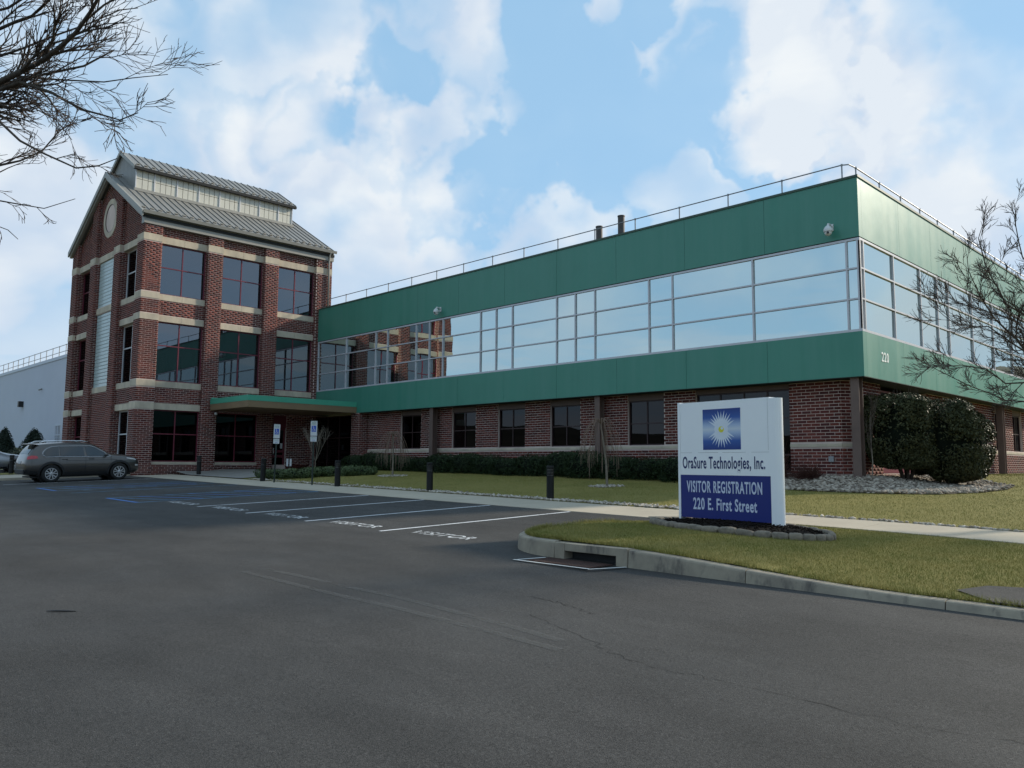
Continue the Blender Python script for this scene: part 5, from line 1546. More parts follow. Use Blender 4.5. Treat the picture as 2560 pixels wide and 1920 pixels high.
# ------------------------------------------------------------------ parked cars
def car(name, label, paint, L, W, H, wb, r_oh, stations, wheel_r, glass_polys, full=True):
    """local axes: x across, y along (nose +y), z up; origin under the rear axle centre line"""
    root = tag(empty(name, (0, 0, 0)), label, 'car', 'parked cars')
    S = np.array([s[0] for s in stations]); npt = len(stations[0][1])
    # resample the stations smoothly along the length
    ys = np.linspace(S[0], S[-1], 61); prof = np.zeros((len(ys), npt, 2))
    for k in range(npt):
        for c in range(2):
            v = np.array([s[1][k][c] for s in stations]); prof[:, k, c] = np.interp(ys, S, v)
    ker = np.array([1, 2, 1]) / 4
    for _ in range(2):
        prof[1:-1] = prof[:-2] * .25 + prof[1:-1] * .5 + prof[2:] * .25
    V, F = [], []
    m = npt * 2 - 2
    for i, y in enumerate(ys):
        half = [(w, z) for w, z in prof[i]]
        loop = [(w, z) for w, z in half] + [(-w, z) for w, z in half[-2:0:-1]]
        for w, z in loop: V.append((w, y, z))
    for i in range(len(ys) - 1):
        for k in range(m):
            a = i * m + k; b_ = i * m + (k + 1) % m; F.append((a, b_, b_ + m, a + m))
    F.append(tuple(range(m))[::-1]); F.append(tuple((len(ys) - 1) * m + k for k in range(m)))
    me = bpy.data.meshes.new('body'); me.from_pydata(V, [], F)
    bm = bmesh.new(); bm.from_mesh(me); bmesh.ops.recalc_face_normals(bm, faces=bm.faces)
    bm.to_mesh(me); bm.free()
    tmp = bpy.data.objects.new('tmp', me); COL.objects.link(tmp)
    sb = tmp.modifiers.new('s', 'SUBSURF'); sb.levels = 1; sb.render_levels = 1
    cutters = []
    for yc in (0.0, wb):
        for sx in (-1, 1):
            cb = MB().lathe((sx * (W / 2 - .28), yc, wheel_r), [(wheel_r + .065, 0), (wheel_r + .065, .5)], 36, (sx, 0, 0))
            co = cb.build('cut', 'black'); cutters.append(co)
            bo = tmp.modifiers.new('b', 'BOOLEAN'); bo.operation = 'DIFFERENCE'; bo.object = co; bo.solver = 'EXACT'
    bpy.context.view_layer.update()
    nm = bpy.data.meshes.new_from_object(tmp.evaluated_get(bpy.context.evaluated_depsgraph_get()))
    bpy.data.objects.remove(tmp)
    for co in cutters: bpy.data.objects.remove(co)
    nm.materials.clear(); nm.polygons.foreach_set('use_smooth', [True] * len(nm.polygons)); nm.update()
    try: nm.set_sharp_from_angle(angle=R(35))
    except Exception: pass
    body = link('body', nm, paint, root)
    def hw(y, z):
        i = np.clip(np.searchsorted(ys, y) - 1, 0, len(ys) - 2); t = (y - ys[i]) / (ys[i + 1] - ys[i])
        p = prof[i] * (1 - t) + prof[i + 1] * t
        zz = p[1:, 1]; ww = p[1:, 0]
        o = np.argsort(zz); return float(np.interp(z, zz[o], ww[o]))
    def side_poly(pts, off, name_, mat_, parent, sx=1):
        bm = bmesh.new(); vs = [bm.verts.new((0, y, z)) for y, z in pts]; bm.faces.new(vs)
        for q in np.arange(min(p[1] for p in pts) + .04, max(p[1] for p in pts), .07):
            bmesh.ops.bisect_plane(bm, geom=bm.verts[:] + bm.edges[:] + bm.faces[:], plane_co=(0, 0, q), plane_no=(0, 0, 1))
        for q in np.arange(min(p[0] for p in pts) + .06, max(p[0] for p in pts), .12):
            bmesh.ops.bisect_plane(bm, geom=bm.verts[:] + bm.edges[:] + bm.faces[:], plane_co=(0, q, 0), plane_no=(0, 1, 0))
        for v in bm.verts: v.co.x = sx * (hw(v.co.y, v.co.z) + off)
        bmesh.ops.recalc_face_normals(bm, faces=bm.faces)
        for f in bm.faces:
            if f.normal.x * sx < 0: f.normal_flip()
        me_ = bpy.data.meshes.new(name_); bm.to_mesh(me_); bm.free()
        me_.polygons.foreach_set('use_smooth', [True] * len(me_.polygons)); me_.update()
        return link(name_, me_, mat_, parent)
    def side_line(pts, r, name_, mat_, parent, sx=1, off=.004):
        P = []
        for (y0, z0), (y1, z1) in zip(pts[:-1], pts[1:]):
            n = max(2, int(math.hypot(y1 - y0, z1 - z0) / .06))
            P += [(y0 + (y1 - y0) * k / n, z0 + (z1 - z0) * k / n) for k in range(n)]
        P.append(pts[-1])
        return MB().tube([(sx * (hw(y, z) + off), y, z) for y, z in P], r, 6).build(name_, mat_, parent, smooth=True)
    for yc in (0.0, wb):
        for sx in (-1, 1):
            w_ = empty('wheel', (sx * (W / 2 - .11), yc, wheel_r), root)
            x0 = sx * (W / 2 - .235); dx = sx
            R_ = wheel_r
            MB().lathe((x0, yc, R_), [(R_ * .62, 0), (R_ * .93, .0), (R_, .035), (R_, .185), (R_ * .94, .222), (R_ * .70, .228), (R_ * .66, .20)], 32, (dx, 0, 0)).build('tyre', 'tyre', w_, smooth=True)
            rim = MB().lathe((x0 + sx * .14, yc, R_), [(R_ * .64, 0), (R_ * .64, .01)], 28, (dx, 0, 0)).build('rim', 'black', w_)
            rb = MB()
            for k in range(28):
                t0, t1 = 2 * math.pi * k / 28, 2 * math.pi * (k + 1) / 28
                X = x0 + sx * .205
                rb.add([(X, yc + r * math.cos(t), R_ + r * math.sin(t)) for t in (t0, t1) for r in (R_ * .60, R_ * .685)], [(0, 1, 3, 2)])
            for k in range(5):
                for dl in (-.30, .30):
                    a = 2 * math.pi * k / 5 + math.pi / 2; a2 = a + dl
                    p = np.array([math.cos(a + dl * .35), math.sin(a + dl * .35)]) * R_ * .16; q = np.array([math.cos(a2), math.sin(a2)]) * R_ * .64
                    d = (q - p) / np.linalg.norm(q - p); nrm = np.array([-d[1], d[0]]) * R_ * .052
                    X0, X1 = x0 + sx * .16, x0 + sx * .212
                    pts = [p + nrm, p - nrm, q - nrm * 1.1, q + nrm * 1.1]
                    rb.add([(X0, yc + c[0], R_ + c[1]) for c in pts] + [(X1, yc + c[0], R_ + c[1]) for c in pts], [(4, 5, 6, 7), (0, 1, 5, 4), (1, 2, 6, 5), (2, 3, 7, 6), (3, 0, 4, 7)])
            rb.build('spokes', 'alloy', w_, fix=False)
            MB().lathe((x0 + sx * .15, yc, R_), [(R_ * .19, 0), (R_ * .19, .06), (R_ * .12, .075)], 16, (dx, 0, 0)).build('hub_cap', 'alloy', w_)
            MB().lathe((sx * (W / 2 - .62), yc, R_), [(R_ + .05, 0), (R_ + .05, .30)], 24, (dx, 0, 0)).build('wheel_well', 'black', root)
    for gname, pts in glass_polys:
        for sx in (-1, 1): side_poly(pts, .003, gname, 'car_glass', body, sx)
    return root, body, hw, side_poly, side_line, ys, prof

def sec(zb, wb_, w1, zm, wm, zbelt, wbelt, zg, wg, zr, wr):
    """half section from underside centre to roof centre"""
    return [(0, zb), (wb_, zb), (w1, zb + .14), (wm, zm), (wm - .01, zm + .16), (wbelt, zbelt), (wg, zg), (wr, zr - .015), (wr * .55, zr + .008), (0, zr + .012)]
suv_st = [
    (-0.965, sec(.42, .55, .66, .56, .70, .70, .68, .78, .64, .84, .50)),
    (-0.93, sec(.36, .62, .76, .58, .80, .80, .78, .92, .74, 1.00, .60)),
    (-0.84, sec(.32, .70, .84, .60, .87, .98, .84, 1.10, .76, 1.18, .62)),
    (-0.66, sec(.30, .76, .88, .62, .91, 1.06, .88, 1.34, .74, 1.44, .62)),
    (-0.48, sec(.28, .80, .90, .64, .925, 1.08, .89, 1.48, .70, 1.60, .60)),
    (-0.10, sec(.26, .82, .91, .66, .93, 1.085, .90, 1.52, .70, 1.645, .60)),
    (0.60, sec(.25, .82, .90, .66, .925, 1.075, .895, 1.54, .70, 1.665, .61)),
    (1.20, sec(.25, .82, .89, .66, .92, 1.055, .89, 1.54, .70, 1.66, .61)),
    (1.62, sec(.25, .82, .90, .66, .92, 1.04, .89, 1.50, .68, 1.61, .60)),
    (1.95, sec(.25, .82, .90, .66, .92, 1.035, .89, 1.32, .76, 1.44, .62)),
    (2.30, sec(.25, .82, .91, .66, .925, 1.025, .89, 1.13, .82, 1.20, .66)),
    (2.50, sec(.25, .82, .91, .66, .925, 1.02, .885, 1.10, .80, 1.150, .62)),
    (2.95, sec(.26, .80, .90, .66, .915, 1.00, .86, 1.07, .76, 1.105, .58)),
    (3.30, sec(.27, .76, .87, .64, .89, .96, .83, 1.02, .71, 1.045, .54)),
    (3.52, sec(.28, .66, .79, .60, .81, .88, .75, .94, .63, .96, .46)),
    (3.63, sec(.34, .54, .66, .56, .68, .78, .62, .85, .50, .87, .36))]
q_win = [(-.30, 1.16), (-.20, 1.10), (.28, 1.105), (.28, 1.475), (.05, 1.455), (-.14, 1.38), (-.27, 1.26)]
r_win = [(.34, 1.105), (1.28, 1.085), (1.24, 1.485), (.34, 1.478)]
f_win = [(1.38, 1.083), (2.28, 1.068), (2.20, 1.12), (1.93, 1.30), (1.70, 1.43), (1.55, 1.475), (1.33, 1.488)]
suv, body, hw, s_poly, s_line, ys, prof = car('parked_suv', 'dark grey mid-size suv parked nose-in beside the brick tower', 'car_grey', 4.62, 1.86, 1.68, 2.70, .97, suv_st, .365,
                                             [('side_window', q_win), ('side_window', r_win), ('side_window', f_win)])
for sx in (-1, 1):
    s_line([(-.34, 1.17), (-.22, 1.065), (.3, 1.072), (1.3, 1.052), (2.38, 1.035)], .010, 'chrome_trim', 'chrome', body, sx)
    s_line([(2.38, 1.035), (2.26, 1.115), (1.97, 1.31), (1.73, 1.455), (1.55, 1.505), (.3, 1.51), (.02, 1.49), (-.18, 1.41), (-.31, 1.28), (-.34, 1.17)], .010, 'chrome_trim', 'chrome', body, sx)
    s_line([(.31, 1.06), (.30, .52), (.42, .36)], .005, 'door_seam', 'black', body, sx, .0); s_line([(1.33, 1.05), (1.30, .36)], .005, 'door_seam', 'black', body, sx, .0)
    s_line([(2.35, 1.03), (2.36, .80), (2.27, .40)], .005, 'door_seam', 'black', body, sx, .0)
    s_line([(.55, .90), (1.4, .895), (2.6, .905)], .006, 'crease', 'car_clad', body, sx, .0)
    for yc in (.50, 1.55):
        MB().tube([(sx * (hw(yc - .10, .955) + .004), yc - .10, .955), (sx * (hw(yc, .96) + .034), yc - .05, .962), (sx * (hw(yc, .96) + .034), yc + .06, .962), (sx * (hw(yc + .1, .955) + .004), yc + .11, .957)], .016, 8).build('door_handle', 'car_grey', body, smooth=True)
    s_poly([(.47, .27), (2.22, .27), (2.24, .42), (.45, .42)], .006, 'sill_cladding', 'car_clad', body, sx)
    for yc in (0, 2.70):
        pts = [(yc + (.365 + .07) * math.cos(t), .365 + (.365 + .07) * math.sin(t)) for t in np.linspace(R(-8), R(188), 18)] + [(yc + (.365 + .15) * math.cos(t), .365 + (.365 + .15) * math.sin(t)) for t in np.linspace(R(188), R(-8), 18)]
        P0 = [(sx * (hw(np.clip(y, ys[0], ys[-1]), max(z, .33)) + .006), y, z) for y, z in pts]
        b = MB(); b.add(P0, [(i, i + 1, 34 - i, 35 - i) for i in range(17)]); b.build('arch_cladding', 'car_clad', body, fix=False)
    b = MB(); mx_, my_, mz_ = sx * (hw(2.1, 1.08) + .13), 2.12, 1.12
    bm = bmesh.new(); bmesh.ops.create_icosphere(bm, subdivisions=2, radius=1)
    for v in bm.verts: v.co = Vector((mx_ + v.co.x * .11, my_ + v.co.y * .075, mz_ + v.co.z * .075))
    me = bpy.data.meshes.new('mirror'); bm.to_mesh(me); bm.free(); me.polygons.foreach_set('use_smooth', [True] * len(me.polygons)); link('wing_mirror', me, 'car_grey', body)
    MB().tube([(sx * (hw(2.12, 1.06) - .02), 2.14, 1.05), (mx_, my_, 1.08)], .025, 6).build('mirror_arm', 'car_clad', body)
    MB().tube([(sx * .60, -.42, 1.645), (sx * .625, -.25, 1.715), (sx * .63, .5, 1.735), (sx * .63, 1.2, 1.725), (sx * .615, 1.55, 1.66)], .022, 8).build('roof_rail', 'chrome', body, smooth=True)
    s_poly([(-.88, .98), (-.60, 1.00), (-.50, 1.03), (-.55, 1.12), (-.74, 1.14), (-.84, 1.10)], .008, 'tail_lamp', 'lamp_red', body, sx)
    s_poly([(3.02, .975), (3.30, .94), (3.46, .90), (3.42, .86), (3.15, .905), (3.0, .94)], .008, 'head_lamp', 'lamp_clear', body, sx)
    s_poly([(3.38, .60), (3.54, .60), (3.54, .66), (3.38, .67)], .008, 'fog_lamp', 'lamp_clear', body, sx)
    s_poly([(-.93, .40), (-.55, .33), (-.52, .46), (-.93, .56)], .007, 'bumper_cladding', 'car_clad', body, sx)
# rear screen, spoiler, windscreen, number plate, lower bumper
def top_z(y, x, pr=None):
    i = int(np.clip(np.searchsorted(ys, y) - 1, 0, len(ys) - 2)); t = (y - ys[i]) / (ys[i + 1] - ys[i]); p = prof[i] * (1 - t) + prof[i + 1] * t
    return float(np.interp(abs(x), p[::-1][:5, 0], p[::-1][:5, 1]))
def top_panel(y0, y1, w0, w1, off, name_, mat_, parent):
    n, m = 8, 8; V, Fq = [], []
    for i in range(n + 1):
        y = y0 + (y1 - y0) * i / n; w = w0 + (w1 - w0) * i / n
        for k in range(m + 1):
            x = -w + 2 * w * k / m; V.append((x, y, top_z(y, x) + off))
    for i in range(n):
        for k in range(m): a = i * (m + 1) + k; Fq.append((a, a + 1, a + m + 2, a + m + 1))
    return link(name_, mesh_np(name_, V, Fq, smooth=True), mat_, parent)
top_panel(1.68, 2.34, .60, .70, .008, 'windscreen', 'car_glass', body)
top_panel(-.82, -.52, .60, .56, .012, 'rear_window', 'car_glass', body)
MB().prism([(-.60, -.78, 1.585), (.60, -.78, 1.585), (.62, -.42, 1.635), (-.62, -.42, 1.635)], (0, 0, .03)).build('spoiler', 'car_grey', body, bevel=.008)
MB().box(-.62, .62, -.985, -.90, .36, .56).build('rear_bumper', 'car_clad', body, bevel=.03)
MB().box(-.17, .17, -.965, -.945, .80, .90).build('number_plate', 'plate_white', body, bevel=.003)
MB().box(-.50, .50, 3.60, 3.655, .40, .62).build('grille', 'black', body, bevel=.02)
MB().box(-.55, .55, -.7, 3.3, .20, .27).build('underbody', 'black', body)
zs = float(lot(-28.7, -14.6))
suv.location = (-28.72, -14.52, zs + .005)
suv.rotation_euler = (math.atan(.035), math.atan(.015), R(1.0))

sed_st = [
    (-1.02, sec(.36, .50, .62, .50, .66, .68, .62, .74, .54, .80, .44)),
    (-0.95, sec(.30, .62, .76, .52, .80, .82, .76, .90, .66, .94, .54)),
    (-0.60, sec(.22, .72, .86, .55, .88, .90, .84, .98, .72, 1.02, .58)),
    (-0.30, sec(.20, .76, .88, .56, .90, .94, .86, 1.10, .68, 1.14, .56)),
    (0.30, sec(.19, .78, .88, .56, .90, .93, .86, 1.30, .62, 1.38, .52)),
    (1.00, sec(.19, .78, .88, .56, .90, .92, .86, 1.34, .62, 1.43, .54)),
    (1.60, sec(.19, .78, .88, .56, .90, .91, .86, 1.26, .64, 1.36, .54)),
    (2.10, sec(.19, .78, .88, .56, .90, .90, .86, 1.02, .72, 1.08, .58)),
    (2.40, sec(.20, .78, .88, .56, .90, .88, .84, .95, .74, .98, .58)),
    (3.00, sec(.20, .72, .84, .54, .86, .82, .80, .87, .70, .89, .54)),
    (3.40, sec(.22, .62, .74, .50, .77, .72, .70, .76, .60, .78, .46)),
    (3.58, sec(.28, .46, .56, .48, .58, .62, .52, .66, .42, .68, .32))]
sw1 = [(-.20, .98), (.62, .965), (.62, 1.29), (.22, 1.25), (-.05, 1.13)]
sw2 = [(.70, .965), (1.95, .945), (1.66, 1.16), (1.42, 1.255), (.70, 1.295)]
sedan, sbody, shw, sp2, sl2, ys, prof = car('parked_sedan', 'silver car at the left edge, half hidden behind the grey suv', 'car_silver', 4.6, 1.80, 1.43, 2.70, .95, sed_st, .32, [('side_window', sw1), ('side_window', sw2)])
top_panel(1.62, 2.20, .50, .58, .008, 'windscreen', 'car_glass', sbody)
for sx in (-1, 1):
    sp2([(3.05, .76), (3.40, .68), (3.42, .62), (3.1, .68)], .008, 'head_lamp', 'lamp_clear', sbody, sx); sp2([(-.96, .80), (-.70, .86), (-.70, .74), (-.95, .70)], .008, 'tail_lamp', 'lamp_red', sbody, sx)
    for q in (.66, 1.9): sl2([(q, .90), (q, .34)], .004, 'door_seam', 'black', sbody, sx, 0)
MB().box(-.5, .5, -.7, 3.2, .15, .21).build('underbody', 'black', sbody)
sedan.location = (-41.5, -15.55, float(lot(-41.5, -14.2)) + .02)
sedan.rotation_euler = (math.atan(.035), math.atan(.015), 0)
# ------------------------------------------------------------------ planting helpers
def ground_at(px, py, f=lawn):
    """where the sight line through a photo pixel meets the lawn"""
    r = CW + CR * (px - 1280) / FPX - CU * (py - 960) / FPX
    for d in np.arange(8, 90, .04):
        p = CAMPOS + r * d
        if p[2] <= float(f(p[0], p[1])): return p
    return p

def rand_dirs(n, r):
    v = r.normal(0, 1, (n, 3)); return v / np.linalg.norm(v, axis=1)[:, None]

def leaf_mesh(n, seed, shape, size, up=0.2, aspect=.55):
    """n leaf-sized faces; shape(r) gives n points and outward normals"""
    r = np.random.default_rng(seed)
    P, Nn = shape(r, n)
    d = Nn * .8 + rand_dirs(n, r) * .9; d[:, 2] += up; d /= np.linalg.norm(d, axis=1)[:, None]
    t = np.cross(d, rand_dirs(n, r)); t /= np.linalg.norm(t, axis=1)[:, None] + 1e-9
    b = np.cross(d, t)
    s = size * r.uniform(.6, 1.35, n)[:, None]
    V = np.stack([P - t * s, P + b * s * aspect + d * s * .15, P + t * s, P - b * s * aspect + d * s * .15], 1).reshape(-1, 3)
    Fq = np.arange(n * 4).reshape(-1, 4)
    return mesh_np('leaves', V, Fq)

def lumpy(rx, ry, rz, seed, zc, depth=.22, lump=.16, box=1.0):
    r0 = np.random.default_rng(seed); cs = rand_dirs(26, r0); am = r0.uniform(-lump, lump, 26)
    def f(d):
        k = np.exp(-14 * (1 - d @ cs.T)); return 1 + (k * am).sum(1)
    def shape(r, n):
        d = rand_dirs(n, r)
        rad = f(d) * (1 - depth * r.random(n) ** 1.6)
        q = np.sign(d) * np.abs(d) ** box
        q /= (np.abs(q) ** 2.0).sum(1)[:, None] ** .5
        ex = 1.0 / np.maximum(np.abs(q).max(1), .2) ** (0 if box == 1 else .35)
        P = q * (rad * ex)[:, None] * np.array([rx, ry, rz]); P[:, 2] += zc
        return P, d
    return shape, f

def shrub(name, label, cat, group, base, mesh, core, mat, scale=(1, 1, 1), rot=0.0, stem=None):
    o = tag(empty(name, base), label, cat, group)
    a = link('foliage', mesh, mat, o, base); a.scale = scale; a.rotation_euler = (0, 0, rot)
    if core is not None:
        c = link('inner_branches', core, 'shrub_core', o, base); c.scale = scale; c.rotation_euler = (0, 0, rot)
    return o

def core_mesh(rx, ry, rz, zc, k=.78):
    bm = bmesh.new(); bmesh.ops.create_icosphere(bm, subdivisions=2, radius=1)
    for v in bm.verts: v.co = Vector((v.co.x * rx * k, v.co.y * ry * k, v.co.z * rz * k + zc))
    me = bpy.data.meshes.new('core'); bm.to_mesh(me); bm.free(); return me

ORD = ['first', 'second', 'third', 'fourth', 'fifth', 'sixth', 'seventh', 'eighth', 'ninth', 'tenth', 'eleventh', 'twelfth', 'thirteenth', 'fourteenth', 'fifteenth', 'sixteenth', 'seventeenth', 'eighteenth']
# yews along the wall
ym = []
for s in range(4):
    sh, _ = lumpy(.88, .62, .46, 40 + s, .38, .25, .22, .72)
    ym.append(leaf_mesh(5200, 50 + s, sh, .036, .3, .4))
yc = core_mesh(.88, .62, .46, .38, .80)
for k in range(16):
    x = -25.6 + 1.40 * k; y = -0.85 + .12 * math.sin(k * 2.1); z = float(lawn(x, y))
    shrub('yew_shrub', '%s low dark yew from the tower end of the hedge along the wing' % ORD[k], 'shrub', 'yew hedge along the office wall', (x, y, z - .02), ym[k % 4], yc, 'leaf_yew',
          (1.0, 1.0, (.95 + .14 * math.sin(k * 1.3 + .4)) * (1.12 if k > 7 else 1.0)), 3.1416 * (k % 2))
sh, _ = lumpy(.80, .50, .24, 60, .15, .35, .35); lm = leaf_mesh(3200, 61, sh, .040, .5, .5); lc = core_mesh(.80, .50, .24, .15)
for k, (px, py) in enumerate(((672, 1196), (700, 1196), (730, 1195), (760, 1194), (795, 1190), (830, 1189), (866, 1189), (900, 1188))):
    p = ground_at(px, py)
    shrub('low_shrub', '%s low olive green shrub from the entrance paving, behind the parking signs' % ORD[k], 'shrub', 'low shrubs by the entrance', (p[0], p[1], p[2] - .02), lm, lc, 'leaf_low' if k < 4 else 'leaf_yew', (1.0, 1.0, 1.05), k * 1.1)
# two big evergreen bushes at the corner
def big_bush(px, py, y, rx, ry, rz, zc, n, seed, label, bx_=.66):
    r = CW + CR * (px - 1280) / FPX - CU * (py - 960) / FPX; t = (y - CAMPOS[1]) / r[1]; p = CAMPOS + r * t
    z = float(lawn(p[0], p[1])); base = (p[0], p[1], z - .03)
    sh, _ = lumpy(rx, ry, rz, seed, zc, .20, .24, bx_)
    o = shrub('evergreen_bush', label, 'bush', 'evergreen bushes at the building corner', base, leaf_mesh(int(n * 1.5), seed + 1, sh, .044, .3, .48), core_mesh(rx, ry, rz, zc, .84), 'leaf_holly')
    # loose upright shoots on top
    rr = np.random.default_rng(seed + 5); V = MB()
    for k in range(60):
        a = rr.uniform(0, 6.28); q = math.sqrt(rr.random()) * .8
        bx, by = base[0] + rx * q * math.cos(a), base[1] + ry * q * math.sin(a); bz = base[2] + zc + rz * math.sqrt(max(.05, 1 - q * q)) * .98
        V.tube([(bx, by, bz - .1), (bx + rr.normal(0, .04), by + rr.normal(0, .04), bz + rr.uniform(.06, .24))], [.006, .003], 3, False)
    V.build('shoots', 'twig', o)
    T = MB()
    for k in range(6):
        a = k * 1.05; T.tube([(base[0] + .06 * math.cos(a), base[1] + .06 * math.sin(a), base[2] - .05), (base[0] + .25 * math.cos(a), base[1] + .25 * math.sin(a), base[2] + .5), (base[0] + .5 * math.cos(a), base[1] + .5 * math.sin(a), base[2] + 1.1)], [.05, .04, .03], 6)
    T.build('stem', 'twig', o)
big_bush(2268, 1196, 1.75, 1.10, 1.05, 1.32, 1.52, 32000, 71, 'large dark evergreen bush with bare stems beside the corner column', .52)
big_bush(2380, 1205, 2.7, 1.20, 1.15, 1.38, 1.34, 36000, 81, 'large rounded evergreen bush reaching the ground, right of its twin', .5)
# brown barberries by the big window
for k, (x, y, s, lb) in enumerate(((-2.9, -.35, 1.45, 'reddish brown leafless barberry shrub partly behind the visitor sign'), (-1.75, -.25, .85, 'small brown leafless shrub below the electrical box'))):
    z = float(lawn(x, y)); o = tag(empty('barberry_shrub', (x, y, z)), lb, 'shrub', 'brown shrubs by the corner'); b = MB(); rr = np.random.default_rng(90 + k)
    for q in range(420):
        a = rr.uniform(0, 6.28); e = rr.uniform(.2, 1.0); L = s * rr.uniform(.35, .72); d = np.array([math.cos(a) * (1 - e * .75), math.sin(a) * (1 - e * .75), e * .9])
        p0 = np.array([x, y, z]) + np.array([math.cos(a), math.sin(a), 0]) * .12 * s; p1 = p0 + d * L * .6; p2 = p1 + (d + rr.normal(0, .35, 3)) * L * .5
        b.tube([p0, p1, p2], [.006, .005, .003], 3, False)
        b.tube([p1, p1 + rr.normal(0, .14, 3)], [.004, .002], 3, False)
    b.build('twigs', 'barberry', o)
# conical evergreens by the warehouse
def cone_shape(rx, h, seed):
    def shape(r, n):
        t = 1 - np.sqrt(r.random(n)); a = r.uniform(0, 6.28, n); lump = 1 + .10 * np.sin(5 * a + 9 * t + seed) + .07 * np.sin(11 * a - 14 * t)
        rad = rx * (1 - t) ** .72 * lump * (1 - .25 * r.random(n) ** 2)
        P = np.stack([rad * np.cos(a), rad * np.sin(a), .05 + t * h], 1); Nn = np.stack([np.cos(a), np.sin(a), .5 + 0 * a], 1); return P, Nn / np.linalg.norm(Nn, axis=1)[:, None]
    return shape
def cone_core(rx, h):
    b = MB().lathe((0, 0, 0), [(rx * .80, .05), (rx * .66, h * .3), (rx * .45, h * .6), (rx * .2, h * .86), (.02, h * .97)], 14)
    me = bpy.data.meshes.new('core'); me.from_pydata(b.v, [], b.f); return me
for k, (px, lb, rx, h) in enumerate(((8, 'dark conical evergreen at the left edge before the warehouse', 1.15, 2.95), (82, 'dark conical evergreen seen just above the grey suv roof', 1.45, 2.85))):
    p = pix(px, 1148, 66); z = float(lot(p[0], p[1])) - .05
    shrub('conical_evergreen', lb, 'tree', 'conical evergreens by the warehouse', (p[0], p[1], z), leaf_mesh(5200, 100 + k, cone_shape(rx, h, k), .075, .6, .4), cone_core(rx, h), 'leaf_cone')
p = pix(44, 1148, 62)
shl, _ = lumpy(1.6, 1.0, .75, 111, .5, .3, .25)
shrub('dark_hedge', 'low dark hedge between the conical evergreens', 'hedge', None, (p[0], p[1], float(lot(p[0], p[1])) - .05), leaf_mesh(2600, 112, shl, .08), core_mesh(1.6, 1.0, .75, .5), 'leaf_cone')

# ------------------------------------------------------------------ bare trees
class Tree:
    def __init__(self, seed): self.r = np.random.default_rng(seed); self.thick = MB(); self.thin = MB(); self.n = 0
    def branch(self, pts, r0, r1, level, kids, klen, rise, spread=1.0, max_level=3, jitter=.028, kstart=.15):
        rr = self.r; pts = [np.array(p, float) for p in pts]
        P = [pts[0]]
        for a, b in zip(pts[:-1], pts[1:]):
            L = np.linalg.norm(b - a); m = max(1, int(L / .28))
            for k in range(1, m + 1): P.append(a + (b - a) * k / m + (rr.normal(0, jitter * L / m, 3) if k < m else 0))
        rad = np.linspace(r0, r1, len(P))
        (self.thick if r0 > .012 else self.thin).tube(P, list(rad), 7 if r0 > .03 else (5 if r0 > .012 else 3), False)
        self.n += 1
        if level >= max_level: return
        tot = len(P) - 1
        for k in range(kids):
            t = kstart + (1 - kstart) * (k + rr.uniform(.1, .9)) / kids; i = min(int(t * tot), tot - 1)
            p = P[i] + (P[i + 1] - P[i]) * (t * tot - i); ax = P[i + 1] - P[i]; ax /= np.linalg.norm(ax) + 1e-9
            side = rr.normal(0, 1, 3); side -= ax * (side @ ax); side /= np.linalg.norm(side)
            d = ax * rr.uniform(.65, 1.15) + side * spread * rr.uniform(.35, .95) + np.array([0, 0, rise * rr.uniform(.2, 1.4)]); d /= np.linalg.norm(d)
            L = klen * rr.uniform(.55, 1.25) * (1.0 - .35 * t)
            bend = rr.normal(0, .13, 3) + np.array([0, 0, rise * .6])
            q1 = p + d * L * .45; d2 = d + bend; d2 /= np.linalg.norm(d2); q2 = q1 + d2 * L * .35; d3 = d2 + bend * .9 + rr.normal(0, .08, 3); d3 /= np.linalg.norm(d3); q3 = q2 + d3 * L * .25
            rk = min(rad[i] * .62, .02 if level else .035) if level < 2 else rad[i] * .7
            rk = max(rk, .0045)
            self.branch([p, q1, q2, q3], rk, max(rk * .4, .0032), level + 1, max(2, int(kids * .55)), klen * .58, rise, spread, max_level, jitter, .2)
    def finish(self, name, label, base, cat='tree', mats=('bark', 'twig'), group=None):
        o = tag(empty(name, base), label, cat, group)
        if self.thick.v: self.thick.build('trunk', mats[0], o, smooth=True, fix=False)
        if self.thin.v: self.thin.build('crown', mats[1], o, fix=False)
        return o
def limb(tree, base, way, d0, d1, r0, r1, kids, klen, rise, **kw):
    n = len(way); pts = [base] + [pix(x, y, d0 + (d1 - d0) * k / (n - 1)) for k, (x, y) in enumerate(way)]
    tree.branch(pts, r0, r1, 0, kids, klen, rise, **kw)
